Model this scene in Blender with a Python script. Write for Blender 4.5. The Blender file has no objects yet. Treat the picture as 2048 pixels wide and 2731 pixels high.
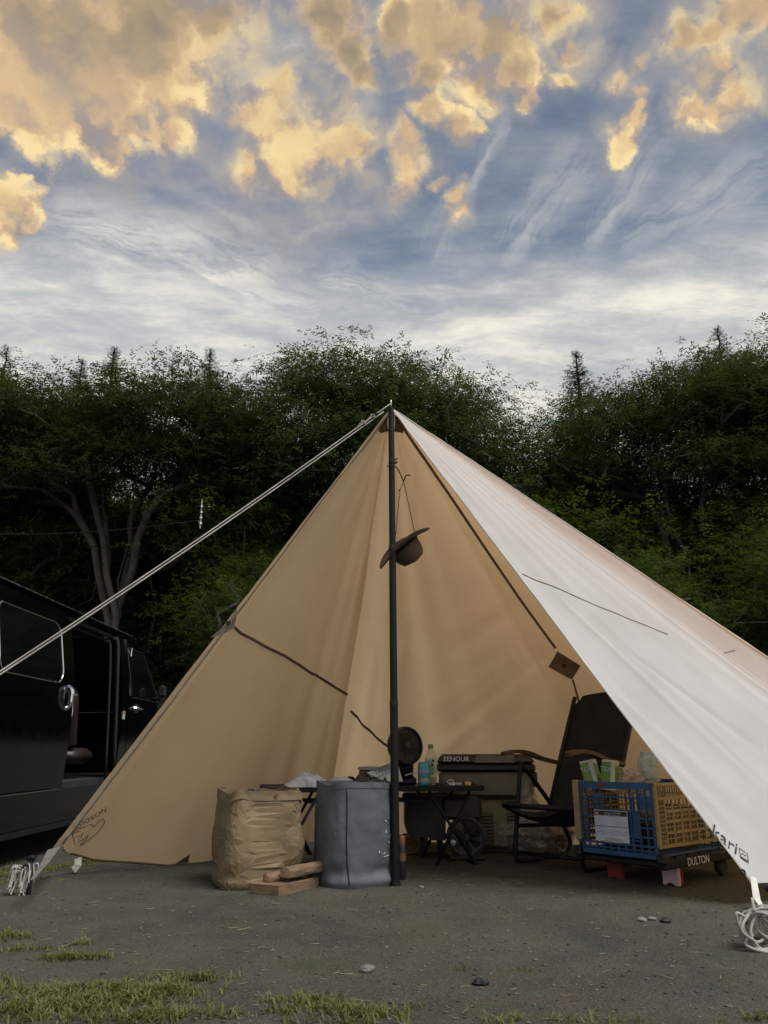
import bpy, math, random
import numpy as np
from mathutils import Vector, Matrix, Euler, noise as mn

random.seed(7); RNG = np.random.default_rng(7)
scene = bpy.context.scene
COL = scene.collection

# ------------------------------------------------------------------ camera
CAM_H, PITCH, FPX = 0.67, math.radians(17.2), 2052.0
CP, SP = math.cos(PITCH), math.sin(PITCH)
cam_data = bpy.data.cameras.new('camera')
cam_data.sensor_fit = 'VERTICAL'; cam_data.sensor_height = 34.6; cam_data.lens = 26.0
cam_data.clip_start = 0.05; cam_data.clip_end = 2000
cam = bpy.data.objects.new('camera', cam_data); COL.objects.link(cam)
cam.location = (0, 0, CAM_H); cam.rotation_euler = (math.pi/2 + PITCH, 0, 0)
scene.camera = cam

def ray(x, y):
    u = (x-1024)/FPX; v = -(y-1365.5)/FPX
    return Vector((u, CP - v*SP, SP + v*CP))
def G(x, y, z=0.0):                      # point of the photograph at height z
    r = ray(x, y); t = (z-CAM_H)/r.z
    return Vector((r.x*t, r.y*t, z))
def P(x, y, Y):                          # point of the photograph at distance Y
    r = ray(x, y); t = Y/r.y
    return Vector((r.x*t, Y, CAM_H + r.z*t))
def project(p):
    d = p[1]*CP + (p[2]-CAM_H)*SP; up = -p[1]*SP + (p[2]-CAM_H)*CP
    return np.array([1024 + FPX*p[0]/d, 1365.5 - FPX*up/d])

# ------------------------------------------------------------------ view
scene.view_settings.view_transform = 'Standard'; scene.view_settings.look = 'None'
scene.view_settings.gamma = 1.0; scene.view_settings.use_curve_mapping = False
scene.view_settings.exposure = 0.85
scene.cycles.use_denoising = True
scene.cycles.max_bounces = 6; scene.cycles.diffuse_bounces = 3; scene.cycles.transmission_bounces = 4
scene.cycles.transparent_max_bounces = 8

# ------------------------------------------------------------------ world
SUN_EL, SUN_AZ = math.radians(60), math.radians(120)      # azimuth from +Y towards +X
world = bpy.data.worlds.new("World"); scene.world = world; world.use_nodes = True
wt = world.node_tree; wt.nodes.clear()
class NT:
    def __init__(s, t): s.t = t
    def n(s, kind, **kw):
        nd = s.t.nodes.new(kind)
        for k, v in kw.items():
            if k == 'ins':
                for i, val in v.items():
                    if val is None: continue
                    if isinstance(val, bpy.types.NodeSocket): s.t.links.new(val, nd.inputs[i])
                    else: nd.inputs[i].default_value = val
            else: setattr(nd, k, v)
        return nd
    def m(s, op, a, b=None, c=None, clamp=False):
        return s.n('ShaderNodeMath', operation=op, use_clamp=clamp, ins={0: a, 1: b, 2: c}).outputs[0]
    def v(s, op, a, b=None, scale=None):
        ins = {0: a, 1: b}
        if scale is not None: ins['Scale'] = scale
        nd = s.n('ShaderNodeVectorMath', operation=op, ins=ins)
        return nd.outputs['Value'] if op in ('DISTANCE', 'LENGTH', 'DOT_PRODUCT') else nd.outputs[0]
    def mr(s, val, a, b, c=0.0, d=1.0, smooth=True):
        return s.n('ShaderNodeMapRange', interpolation_type='SMOOTHSTEP' if smooth else 'LINEAR',
                   ins={0: val, 1: a, 2: b, 3: c, 4: d}).outputs[0]
    def noise(s, vec, scale, detail=4, rough=.55, dist=0.0, col=False):
        nd = s.n('ShaderNodeTexNoise', ins={'Vector': vec, 'Scale': scale, 'Detail': detail, 'Roughness': rough, 'Distortion': dist})
        return nd.outputs['Color' if col else 'Fac']
    def mix(s, f, a, b, mode='MIX'):
        nd = s.n('ShaderNodeMix', data_type='RGBA', blend_type=mode)
        for sock, val in ((nd.inputs[0], f), (nd.inputs[6], a), (nd.inputs[7], b)):
            if isinstance(val, bpy.types.NodeSocket): s.t.links.new(val, sock)
            elif val is not None: sock.default_value = val if not isinstance(val, (tuple, list)) or len(val) == 4 else (*val, 1)
        return nd.outputs[2]
def lin(r, g, b):
    f = lambda c: (c/255/12.92) if c/255 <= .04045 else ((c/255+.055)/1.055)**2.4
    return (f(r), f(g), f(b))

W = NT(wt)
D0 = W.n('ShaderNodeTexCoord').outputs['Generated']
D0 = W.v('NORMALIZE', D0)
sep = W.n('ShaderNodeSeparateXYZ', ins={0: D0}); DZ = sep.outputs[2]
# warp of the directions, coarse and fine, so that cloud outlines billow
w1 = W.v('SUBTRACT', W.noise(D0, 5.0, 3, .5, col=True), (.5, .5, .5))
w2 = W.v('SUBTRACT', W.noise(D0, 19.0, 4, .6, col=True), (.5, .5, .5))
w3 = W.v('SUBTRACT', W.noise(D0, 55.0, 5, .65, col=True), (.5, .5, .5))
DW = W.v('ADD', D0, W.v('ADD', W.v('SCALE', w1, scale=.075), W.v('ADD', W.v('SCALE', w2, scale=.045), W.v('SCALE', w3, scale=.016))))
def field(vec, blobs, falloff=1.0):
    acc = None
    for bx, by, br in blobs:
        a = ray(bx*1.2345, by*1.2345).normalized(); b = ray((bx+br)*1.2345, by*1.2345).normalized()
        r = (a-b).length
        dist = W.v('DISTANCE', vec, tuple(a))
        val = W.m('MULTIPLY_ADD', dist, -1.0/(r*1.28), 1.0)
        acc = val if acc is None else W.m('SMOOTH_MAX', acc, val, .25)
    return acc
CUM = [(60,60,190),(200,80,190),(330,50,165),(340,150,110),(240,220,112),(120,170,130),(10,190,90),(350,285,55),(240,320,42),(480,20,120),(350,210,70),
 (15,425,70),(600,200,64),(560,270,80),(640,300,135),(710,345,90),(530,375,50),(745,310,45),(610,375,60),(610,170,36),
 (860,350,55),(868,300,34),(850,400,38),(975,425,24),(985,460,30),(930,400,20),
 (700,30,90),(750,110,60),(785,160,40),
 (960,50,120),(1060,80,105),(1100,150,66),(950,165,66),(935,235,48),(975,275,40),(1040,170,60),(1115,225,32),(870,50,60),
 (1200,30,62),(1230,110,42),(1215,175,32),(1370,150,36),(1325,190,28),(1365,210,28),(1350,260,30),(1330,310,36),
 (1470,100,56),(1540,90,62),(1610,40,90),(1550,180,70),(1590,220,62),(1490,250,46),(1540,255,50),(1640,10,80),]
cf = field(DW, CUM)
inframe = W.mr(W.v('DISTANCE', D0, tuple(ray(1024, 1365).normalized())), .62, .8)
gen = W.mr(W.noise(D0, 3.2, 5, .55), .5, .75, -.8, .9, smooth=False)
gen = W.m('MULTIPLY_ADD', inframe, gen, W.m('MULTIPLY', W.m('SUBTRACT', 1.0, inframe), -1.0))
cf = W.m('MAXIMUM', cf, gen)
def puff(vec, sc):
    nd = W.n('ShaderNodeTexVoronoi', feature='F1', ins={'Vector': vec, 'Scale': sc, 'Detail': 2.0, 'Roughness': .6})
    return nd.outputs['Distance']
DP = W.v('ADD', D0, W.v('ADD', W.v('SCALE', w2, scale=.05), W.v('SCALE', w3, scale=.02)))
p1 = puff(DP, 13.0); p2 = puff(W.v('ADD', DP, (0.008, -.010, .022)), 13.0)
fb = W.noise(DW, 7.0, 8, .62)
fc = W.noise(DW, 30.0, 6, .62)
dens = W.m('ADD', W.m('MULTIPLY_ADD', cf, 1.8, .10), W.m('ADD', W.m('MULTIPLY', W.m('SUBTRACT', fb, .47), 1.9), W.m('MULTIPLY', W.m('SUBTRACT', .58, p1), .8)))
soft = W.mr(W.noise(D0, 6.0, 2, .5), .35, .65, .34, 1.2)
c_alpha = W.m('SMOOTH_MIN', W.m('DIVIDE', W.m('ADD', dens, .02), soft, clamp=True), 1.0, .1)
halo = W.mr(W.m('ADD', cf, W.m('MULTIPLY', W.m('SUBTRACT', W.noise(D0, 4.0, 7, .6), .5), 2.4)), -.75, .5, 0, .62)
depth = W.mr(dens, .45, 1.5)
relief = W.m('ADD', W.m('MULTIPLY', W.m('SUBTRACT', p2, p1), 1.5), W.m('MULTIPLY_ADD', fc, .95, .10), clamp=True)
smooth_l = W.mr(W.noise(DW, 5.5, 4, .5), .3, .7, .1, .95)
relief = W.mix(W.m('MULTIPLY', depth, .72), relief, smooth_l)
c_alpha = W.m('MULTIPLY', c_alpha, W.mr(W.m('ADD', fc, W.m('MULTIPLY', depth, .25)), .32, .58, .6, 1.0))
high = W.mr(DZ, .66, .75)
lump = W.mr(W.noise(DW, 3.3, 3, .5), .38, .62)
# base sky: physical sky, cooled towards the photograph's slate blue
sky = W.n('ShaderNodeTexSky', sky_type='NISHITA', sun_disc=False, sun_elevation=math.radians(6), sun_rotation=SUN_AZ,
          altitude=300, air_density=1.0, dust_density=.6, ozone_density=2.2).outputs[0]
sky = W.mix(1.0, sky, (1.0, 1.0, 1.0), 'MULTIPLY')
K = 5.57
def kc(r, g, b, m=1.0): return tuple(c*K*m for c in lin(r, g, b))
blue = W.mix(W.mr(DZ, .45, .85), kc(86,112,148), kc(72,92,126))
base = W.mix(.8, sky, blue)
# thin high cloud
pl = W.n('ShaderNodeCombineXYZ', ins={0: W.m('DIVIDE', sep.outputs[0], W.m('ADD', W.m('ABSOLUTE', DZ), .12)),
                                     1: W.m('DIVIDE', sep.outputs[1], W.m('ADD', W.m('ABSOLUTE', DZ), .12)), 2: 0.0}).outputs[0]
plw = W.v('ADD', pl, W.v('SCALE', W.v('SUBTRACT', W.noise(pl, 1.6, 3, .5, col=True), (.5, .5, .5)), scale=.22))
def rot(vec, a, sx, sy):
    mp = W.n('ShaderNodeMapping', ins={0: vec, 2: (0, 0, a), 3: (sx, sy, 1)}); return mp.outputs[0]
veil = W.noise(rot(plw, .25, 1.2, 1.9), 1.9, 9, .66)
ci1 = W.noise(rot(plw, -.35, 1.3, 4.2), 2.6, 9, .68)
ci2 = W.noise(rot(plw, 1.05, 1.1, 5.0), 2.2, 9, .68)
rip = W.noise(rot(plw, .2, 9, 4), 3.2, 5, .55)
STROKES = [((60,470),(760,700),125,.95),((640,620),(1200,730),95,.85),((-60,690),(300,775),50,1.0),((250,830),(1800,760),105,1.0),((1425,285),(1235,570),55,.42),
           ((1265,325),(1045,620),75,.42),((1078,190),(990,450),30,.45),((1760,620),(1240,750),70,.9),((1700,350),(1280,560),100,.42),((800,430),(630,535),38,.38),((340,400),(580,525),36,.35),
           ((1000,400),(900,620),60,.3),((1500,560),(1800,520),60,.5),((480,130),(700,90),80,.5),((800,200),(700,300),60,.4)]
DC = W.v('ADD', D0, W.v('ADD', W.v('SCALE', w1, scale=.07), W.v('SCALE', w2, scale=.03)))
bright = None
for (ax, ay), (bx, by), wd, amp in STROKES:
    A_ = ray(ax*1.2345, ay*1.2345).normalized(); B_ = ray(bx*1.2345, by*1.2345).normalized()
    nn = A_.cross(B_).normalized(); tt = (B_-A_).normalized(); mid = (A_+B_)*.5; hl = (B_-A_).length/2; wr = wd*1.2345/FPX*.85
    pr = W.v('DOT_PRODUCT', DC, tuple(nn)); al = W.m('SUBTRACT', W.v('DOT_PRODUCT', DC, tuple(tt)), mid.dot(tt))
    g1 = W.mr(W.m('ABSOLUTE', pr), wr*1.35, 0.0); g2 = W.mr(W.m('ABSOLUTE', al), hl*1.25, hl*.55)
    vec = W.n('ShaderNodeCombineXYZ', ins={0: W.m('MULTIPLY', pr, 24.0), 1: W.m('MULTIPLY', al, 5.0), 2: ax*.01}).outputs[0]
    st = W.n('ShaderNodeTexNoise', noise_dimensions='2D', ins={'Vector': vec, 'Scale': 1.0, 'Detail': 6, 'Roughness': .66, 'Distortion': .35}).outputs['Fac']
    val = W.m('MULTIPLY', W.m('MULTIPLY', g1, g2), W.m('MULTIPLY', W.mr(st, .30, .62, .05, 1.0), amp))
    bright = val if bright is None else W.m('SMOOTH_MAX', bright, val, .12)
stre = W.m('ADD', W.m('MULTIPLY', veil, .6), W.m('MULTIPLY', ci1, .4))
lowfill = W.m('MULTIPLY', W.mr(DZ, .50, .61, 1.0, 0), W.mr(stre, .36, .56, .62, 1.0))
bright = W.m('MAXIMUM', bright, lowfill)
thin = W.mr(W.m('ADD', W.m('MULTIPLY', veil, .65), W.m('MULTIPLY', ci2, .35)), .37, .66, .03, .66)
low = W.mr(DZ, .50, .66)
c1 = W.mix(thin, base, W.mix(low, kc(184,187,190), kc(158,161,168)))
warmw = W.mix(W.mr(stre, .45, .64), kc(212,212,208), kc(252,247,232))
c2 = W.mix(W.m('MULTIPLY', bright, .95), c1, warmw)
gold = W.mix(W.mr(relief, .0, .5), kc(160,150,146), kc(218,186,148))
gold = W.mix(W.mr(relief, .38, .85), gold, kc(255,229,170))
gold = W.mix(W.m('MULTIPLY', depth, .3), gold, kc(232,196,140))
gold = W.mix(W.m('SUBTRACT', .75, W.m('MULTIPLY', c_alpha, .75)), gold, kc(186,170,156))
dark = W.mix(relief, kc(126,120,112), kc(196,168,128))
cc = W.mix(W.m('MULTIPLY', W.m('MULTIPLY', depth, high), W.mr(lump, 0, 1, .55, 1.0)), gold, dark)
c2 = W.mix(halo, c2, W.mix(relief, kc(146,150,160), kc(190,180,166)))
c3 = W.mix(W.m('MULTIPLY', c_alpha, .97), c2, cc)
c3 = W.mix(W.mr(DZ, -.06, .02), (.5, .48, .44), c3)
bg = W.n('ShaderNodeBackground', ins={0: c3, 1: .1})
W.n('ShaderNodeOutputWorld', ins={0: bg.outputs[0]})
world.cycles.sampling_method = 'MANUAL'; world.cycles.sample_map_resolution = 512

# ------------------------------------------------------------------ sun (very soft: the light of the whole evening sky)
sd = bpy.data.lights.new('sun', 'SUN'); sd.energy = 2.1; sd.angle = math.radians(35); sd.color = (1.0, .965, .92)
so = bpy.data.objects.new('sun', sd); COL.objects.link(so)
sv = Vector((math.sin(SUN_AZ)*math.cos(SUN_EL), math.cos(SUN_AZ)*math.cos(SUN_EL), math.sin(SUN_EL)))
so.rotation_euler = sv.to_track_quat('Z', 'Y').to_euler(); so.location = (4, -6, 8)

# ------------------------------------------------------------------ materials
def mat(name, col, rough=.7, metal=0.0, var=.15, vscale=6.0, bump=0.0, bscale=40.0, spec=.5, col2=None, coat=0.0, objrand=0.0, stretch=None):
    m = bpy.data.materials.new(name); m.use_nodes = True; t = NT(m.node_tree)
    b = m.node_tree.nodes['Principled BSDF']
    tc = t.n('ShaderNodeTexCoord').outputs['Object']
    if stretch: tc = t.n('ShaderNodeMapping', ins={0: tc, 3: stretch}).outputs[0]
    c2 = col2 or tuple(min(1, c*(1+2*var)) for c in col); c1 = col if col2 else tuple(c*(1-var) for c in col)
    n1 = t.noise(tc, vscale, 5, .6)
    c = t.mix(t.mr(n1, .3, .7), c1, c2)
    if objrand:
        oi = t.n('ShaderNodeObjectInfo').outputs['Random']
        hs = t.n('ShaderNodeHueSaturation', ins={'Hue': t.m('MULTIPLY_ADD', oi, .03, .485), 'Value': t.m('MULTIPLY_ADD', oi, objrand, 1-objrand/2), 'Color': c}); c = hs.outputs[0]
    m.node_tree.links.new(c, b.inputs['Base Color'])
    rr = t.mr(t.noise(tc, vscale*2.3, 4, .6), .3, .7, max(0, rough-.08), min(1, rough+.08)); m.node_tree.links.new(rr, b.inputs['Roughness'])
    b.inputs['Metallic'].default_value = metal; b.inputs['Specular IOR Level'].default_value = spec
    if coat: b.inputs['Coat Weight'].default_value = coat; b.inputs['Coat Roughness'].default_value = .04
    if bump:
        bn = t.n('ShaderNodeBump', ins={'Strength': bump, 'Distance': .01, 'Height': t.noise(tc, bscale, 6, .6)})
        m.node_tree.links.new(bn.outputs[0], b.inputs['Normal'])
    return m
def cloth_mat(name, outer, inner, trans, tfac=.3):
    m = bpy.data.materials.new(name); m.use_nodes = True; nt = m.node_tree; nt.nodes.clear(); t = NT(nt)
    tc = t.n('ShaderNodeTexCoord').outputs['Object']
    bf = t.n('ShaderNodeNewGeometry').outputs['Backfacing']
    n1 = t.mr(t.noise(tc, 1.7, 5, .6), .3, .7, .93, 1.05)
    n2 = t.mr(t.noise(tc, 260, 2, .6), .2, .8, .95, 1.05)
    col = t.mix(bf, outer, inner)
    col = t.v('SCALE', t.v('SCALE', col, scale=n1), scale=n2)
    bh = t.m('ADD', t.m('MULTIPLY', t.noise(tc, 900, 2, .5), .3), t.noise(tc, 11, 6, .6))
    bn = t.n('ShaderNodeBump', ins={'Strength': .22, 'Distance': .012, 'Height': bh}).outputs[0]
    d = t.n('ShaderNodeBsdfDiffuse', ins={'Color': col, 'Roughness': .5, 'Normal': bn}).outputs[0]
    tr = t.n('ShaderNodeBsdfTranslucent', ins={'Color': trans, 'Normal': bn}).outputs[0]
    mx = t.n('ShaderNodeMixShader', ins={0: tfac, 1: d, 2: tr}).outputs[0]
    t.n('ShaderNodeOutputMaterial', ins={0: mx})
    return m
M = {}
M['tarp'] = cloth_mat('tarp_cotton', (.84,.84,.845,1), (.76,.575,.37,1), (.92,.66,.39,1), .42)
M['patch'] = mat('patch_fabric', (.085,.06,.045), .9, var=.2, bump=.3)
M['seam'] = mat('seam_tape', (.11,.07,.045), .9)
M['greypatch'] = mat('grey_hem', (.34,.31,.27), .9, bump=.2)
M['strap'] = mat('grey_strap', (.15,.14,.125), .9, bump=.2)
M['webbing'] = mat('webbing', (.55,.53,.49), .9, bump=.4, bscale=200)
M['print'] = mat('print_ink', (.03,.028,.027), .8)
M['blackmetal'] = mat('black_painted_metal', (.004,.005,.007), .6, spec=.3, var=.1)
M['black'] = mat('black_plastic', (.006,.006,.006), .5)
M['blacksoft'] = mat('black_fabric', (.006,.006,.007), .95, bump=.4, bscale=120)
M['steel'] = mat('brushed_steel', (.55,.55,.55), .3, 1.0)
M['chrome'] = mat('chrome', (.8,.8,.8), .08, 1.0, var=.02)
M['rope'] = mat('cotton_rope', (.42,.40,.36), .9, bump=.8, bscale=300)
M['hat'] = mat('brown_felt', (.085,.06,.043), .95, bump=.3, bscale=150)
M['paper'] = mat('kraft_paper', (.19,.135,.075), .75, var=.12, bump=.25, bscale=30)
M['canvas'] = mat('slate_fabric', (.088,.094,.108), .66, var=.1, bump=.2, bscale=25)
M['whiteprint'] = mat('white_print', (.6,.6,.6), .8)
M['wood'] = mat('cut_wood', (.15,.095,.055), .85, var=.25, vscale=9, bump=.4, stretch=(1,1,6))
M['woodend'] = mat('pale_wood_end', (.26,.18,.11), .85, var=.2, vscale=30)
M['bark'] = mat('tree_bark_grey', (.055,.05,.042), .95, var=.35, vscale=3, bump=.8, bscale=18, col2=(.10,.09,.075), stretch=(1,1,.3))
M['barkdark'] = mat('cedar_bark', (.05,.035,.028), .95, var=.3, bump=.8, bscale=18)
M['towel'] = mat('towel_grey', (.30,.31,.32), .95, bump=.6, bscale=90)
M['towel2'] = mat('towel_lilac', (.36,.33,.38), .95, bump=.6, bscale=90)
M['glove'] = mat('brown_leather_glove', (.05,.036,.026), .85, bump=.6, bscale=60)
M['tin'] = mat('tin_metal', (.36,.36,.35), .45, .8)
M['whitepaper'] = mat('white_paper', (.38,.41,.39), .8)
M['teal'] = mat('can_teal', (.06,.27,.29), .35, .3)
M['canblue'] = mat('can_blue_print', (.06,.22,.38), .4)
M['orange'] = mat('orange_print', (.5,.2,.06), .5)
M['greencap'] = mat('green_plastic_cap', (.07,.20,.025), .4)
M['lime'] = mat('lime_print', (.13,.22,.04), .5)
M['tea'] = mat('green_tea', (.16,.11,.02), .2)
M['olivegrey'] = mat('taupe_plastic', (.10,.09,.07), .55)
M['beigeplastic'] = mat('beige_plastic', (.16,.135,.085), .55)
M['charcoal'] = mat('charcoal_plastic', (.014,.013,.013), .5)
M['yellowst'] = mat('yellow_sticker', (.55,.42,.06), .6)
M['bluecrate'] = mat('blue_crate_plastic', (.010,.052,.14), .45)
M['yellowcrate'] = mat('yellow_crate_plastic', (.24,.185,.085), .5)
M['red'] = mat('red_plastic', (.17,.008,.012), .5)
M['pinkwhite'] = mat('pale_pink_plastic', (.42,.33,.35), .5)
M['labelwhite'] = mat('label_white', (.38,.40,.48), .6)
M['ashwood'] = mat('armrest_wood', (.045,.024,.015), .5, stretch=(1,1,8))
M['vanpaint'] = mat('black_van_paint', (.0015,.0015,.002), .12, coat=.35, var=.05, spec=.35)
M['gutter'] = mat('roof_sheen_metal', (.6,.6,.6), .22, .95)  # pale metal stands in for the sky's sheen on the black roof edge
M['bezel'] = mat('dark_bezel', (.10,.10,.11), .15, .9)
M['vanglass'] = mat('privacy_glass', (.003,.003,.004), .04, spec=.9, var=.02)
M['vaninterior'] = mat('van_interior', (.02,.02,.02), .8)
M['vanseat'] = mat('brown_leather_seat', (.012,.006,.004), .5)
M['tyre'] = mat('tyre_rubber', (.02,.02,.02), .85)
M['copper'] = mat('copper_can', (.22,.10,.05), .5, .3)
M['stone'] = mat('stone_grey', (.16,.15,.14), .9, bump=.6, objrand=.3)
M['leafbush'] = None
def clear_mat(name, col, alpha, rough=.25):
    m = bpy.data.materials.new(name); m.use_nodes = True; nt = m.node_tree; nt.nodes.clear(); t = NT(nt)
    tc = t.n('ShaderNodeTexCoord').outputs['Object']
    n1 = t.mr(t.noise(tc, 14, 5, .65, .6), .35, .7, alpha*.55, min(1, alpha*1.5))
    g = t.n('ShaderNodeBsdfPrincipled', ins={'Base Color': (*col, 1), 'Roughness': rough}).outputs[0]
    tp = t.n('ShaderNodeBsdfTransparent').outputs[0]
    t.n('ShaderNodeOutputMaterial', ins={0: t.n('ShaderNodeMixShader', ins={0: n1, 1: tp, 2: g}).outputs[0]})
    return m
M['plastic'] = clear_mat('clear_polythene', (.5,.48,.45), .42)
M['bottle'] = clear_mat('clear_bottle', (.45,.46,.40), .38, .12)
M['jug'] = clear_mat('frosted_blue_plastic', (.35,.47,.58), .7, .3)

def leaf_mat(name, c1, c2, tr):
    m = bpy.data.materials.new(name); m.use_nodes = True; nt = m.node_tree; nt.nodes.clear(); t = NT(nt)
    at = t.n('ShaderNodeAttribute', attribute_name='tint').outputs['Fac']
    oi = t.n('ShaderNodeObjectInfo').outputs['Random']
    c = t.mix(at, (*c1, 1), (*c2, 1))
    c = t.n('ShaderNodeHueSaturation', ins={'Hue': t.m('MULTIPLY_ADD', oi, .02, .49), 'Value': t.m('MULTIPLY_ADD', oi, .3, .85), 'Color': c}).outputs[0]
    d = t.n('ShaderNodeBsdfDiffuse', ins={'Color': c}).outputs[0]
    ct = t.mix(1.0, c, (*tr, 1), 'MULTIPLY')
    b = t.n('ShaderNodeBsdfTranslucent', ins={'Color': ct}).outputs[0]
    t.n('ShaderNodeOutputMaterial', ins={0: t.n('ShaderNodeMixShader', ins={0: .38, 1: d, 2: b}).outputs[0]})
    return m
M['leaf'] = leaf_mat('broad_leaf', (.030,.045,.022), (.056,.074,.032), (1.6,1.7,.9))
M['leaf2'] = leaf_mat('understory_leaf', (.030,.050,.018), (.080,.10,.030), (1.5,1.7,.8))
M['needle'] = leaf_mat('cedar_needle', (.012,.020,.011), (.028,.038,.019), (1.2,1.3,.9))
M['grass'] = leaf_mat('grass_blade', (.10,.09,.042), (.20,.215,.085), (1.3,1.4,.8))
M['straw'] = mat('dry_straw', (.19,.16,.10), .9)
# ------------------------------------------------------------------ mesh helpers
def tag(o, label=None, cat=None, group=None, kind=None):
    if label: o['label'] = label
    if cat: o['category'] = cat
    if group: o['group'] = group
    if kind: o['kind'] = kind
    return o
def thing(name, label, cat, loc=(0,0,0), rz=0.0, group=None):
    o = bpy.data.objects.new(name, None); COL.objects.link(o)
    o.location = loc; o.rotation_euler = (0, 0, rz); o.empty_display_size = .1
    return tag(o, label, cat, group)
def link(o, parent=None):
    COL.objects.link(o)
    if parent is not None: o.parent = parent
    return o
class MB:
    def __init__(s): s.v = []; s.f = []; s.mi = []
    def add(s, vs, fs, mi=0):
        b = len(s.v); s.v += [tuple(v) for v in vs]; s.f += [tuple(i+b for i in f) for f in fs]; s.mi += [mi]*len(fs); return s
    def box(s, c, size, R=None, mi=0, taper=1.0, bev=0.0):
        x, y, z = [q/2 for q in size]
        if bev > 0:
            b = min(bev, x*.9, y*.9, z*.9); vs = []; fs = []
            ring = lambda ex, ey, zz: [(-ex+b,-ey,zz),(ex-b,-ey,zz),(ex,-ey+b,zz),(ex,ey-b,zz),(ex-b,ey,zz),(-ex+b,ey,zz),(-ex,ey-b,zz),(-ex,-ey+b,zz)]
            vs += ring(x-b, y-b, -z); vs += ring(x, y, -z+b); vs += ring(x*taper, y*taper, z-b); vs += ring((x-b)*taper, (y-b)*taper, z)
            for k in range(3):
                for i in range(8): fs.append((k*8+i, k*8+(i+1)%8, k*8+8+(i+1)%8, k*8+8+i))
            fs.append(tuple(range(7,-1,-1))); fs.append(tuple(range(24,32)))
        else:
            vs = [(-x,-y,-z),(x,-y,-z),(x,y,-z),(-x,y,-z),(-x*taper,-y*taper,z),(x*taper,-y*taper,z),(x*taper,y*taper,z),(-x*taper,y*taper,z)]
            fs = [(0,3,2,1),(4,5,6,7),(0,1,5,4),(1,2,6,5),(2,3,7,6),(3,0,4,7)]
        c = Vector(c)
        vs = [(R @ Vector(v) if R else Vector(v)) + c for v in vs]
        return s.add(vs, fs, mi)
    def tube(s, pts, r, n=8, mi=0, closed=False, caps=True):
        pts = [Vector(p) for p in pts]; N = len(pts); rs = r if isinstance(r, (list, tuple)) else [r]*N
        vs = []; fs = []; up = None
        for i, p in enumerate(pts):
            if closed: d = pts[(i+1) % N] - pts[i-1]
            else: d = pts[min(i+1, N-1)] - pts[max(i-1, 0)]
            d = d.normalized() if d.length > 1e-9 else Vector((0,0,1))
            if up is None: up = Vector((0,0,1)) if abs(d.z) < .9 else Vector((1,0,0))
            a = d.cross(up); a = a.normalized() if a.length > 1e-6 else Vector((1,0,0)); b = a.cross(d).normalized(); up = b
            for k in range(n):
                t = 2*math.pi*k/n; vs.append(p + (a*math.cos(t) + b*math.sin(t))*rs[i])
        for i in range(N if closed else N-1):
            j = (i+1) % N
            for k in range(n): fs.append((i*n+k, i*n+(k+1) % n, j*n+(k+1) % n, j*n+k))
        if caps and not closed: fs.append(tuple(range(n))[::-1]); fs.append(tuple((N-1)*n+k for k in range(n)))
        return s.add(vs, fs, mi)
    def lathe(s, prof, c=(0,0,0), n=24, R=None, mi=0, fn=None):
        c = Vector(c); vs = []; fs = []
        for (r, z) in prof:
            for k in range(n):
                t = 2*math.pi*k/n; v = Vector((r*math.cos(t), r*math.sin(t), z))
                if fn: v = fn(v, t)
                vs.append((R @ v if R else v) + c)
        for i in range(len(prof)-1):
            for k in range(n): fs.append((i*n+k, i*n+(k+1) % n, (i+1)*n+(k+1) % n, (i+1)*n+k))
        if prof[0][0] > 1e-5: fs.append(tuple(range(n))[::-1])
        if prof[-1][0] > 1e-5: fs.append(tuple((len(prof)-1)*n+k for k in range(n)))
        return s.add(vs, fs, mi)
    def grid(s, fn, nu, nv, mi=0, wrap=False):
        vs = [fn(i/nu, j/nv) for j in range(nv+1) for i in range(nu+1)]
        w = nu+1
        return s.add(vs, [(j*w+i, j*w+i+1, (j+1)*w+i+1, (j+1)*w+i) for j in range(nv) for i in range(nu)], mi)
    def prism(s, poly, d, mi=0):                 # polygon of 3-D points extruded by vector d
        n = len(poly); a = [Vector(p) for p in poly]; d = Vector(d)
        return s.add(a + [p+d for p in a], [tuple(range(n))[::-1], tuple(range(n, 2*n))] + [(i, (i+1) % n, n+(i+1) % n, n+i) for i in range(n)], mi)
    def ribbon(s, pts, w, side, th=.0015, mi=0):  # flat strip with thickness; side = width direction(s)
        pts = [Vector(p) for p in pts]; n = len(pts); vs = []; fs = []
        for i, p in enumerate(pts):
            d = (pts[min(i+1, n-1)]-pts[max(i-1, 0)]).normalized(); nrm = Vector(side[i] if isinstance(side, list) else side)
            sd_ = d.cross(nrm).normalized(); nn = sd_.cross(d).normalized(); ww = w[i] if isinstance(w, list) else w
            vs += [p+sd_*ww/2, p-sd_*ww/2, p-sd_*ww/2+nn*th, p+sd_*ww/2+nn*th]
        for i in range(n-1):
            for k in range(4): fs.append((i*4+k, i*4+(k+1) % 4, (i+1)*4+(k+1) % 4, (i+1)*4+k))
        fs += [(3,2,1,0), tuple((n-1)*4+k for k in range(4))]
        return s.add(vs, fs, mi)
    def build(s, name, m, parent=None, world=False, smooth=False, label=None):
        me = bpy.data.meshes.new(name); v = s.v
        if world and parent is not None:
            inv = (Matrix.Translation(parent.location) @ parent.rotation_euler.to_matrix().to_4x4()).inverted()
            if parent.parent: 
                pp = parent.parent
                inv = ((Matrix.Translation(pp.location) @ pp.rotation_euler.to_matrix().to_4x4()) @ (Matrix.Translation(parent.location) @ parent.rotation_euler.to_matrix().to_4x4())).inverted()
            v = [tuple(inv @ Vector(q)) for q in v]
        me.from_pydata(v, [], s.f)
        for mm in (m if isinstance(m, (list, tuple)) else [m]): me.materials.append(mm)
        if any(s.mi): me.polygons.foreach_set('material_index', s.mi)
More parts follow.
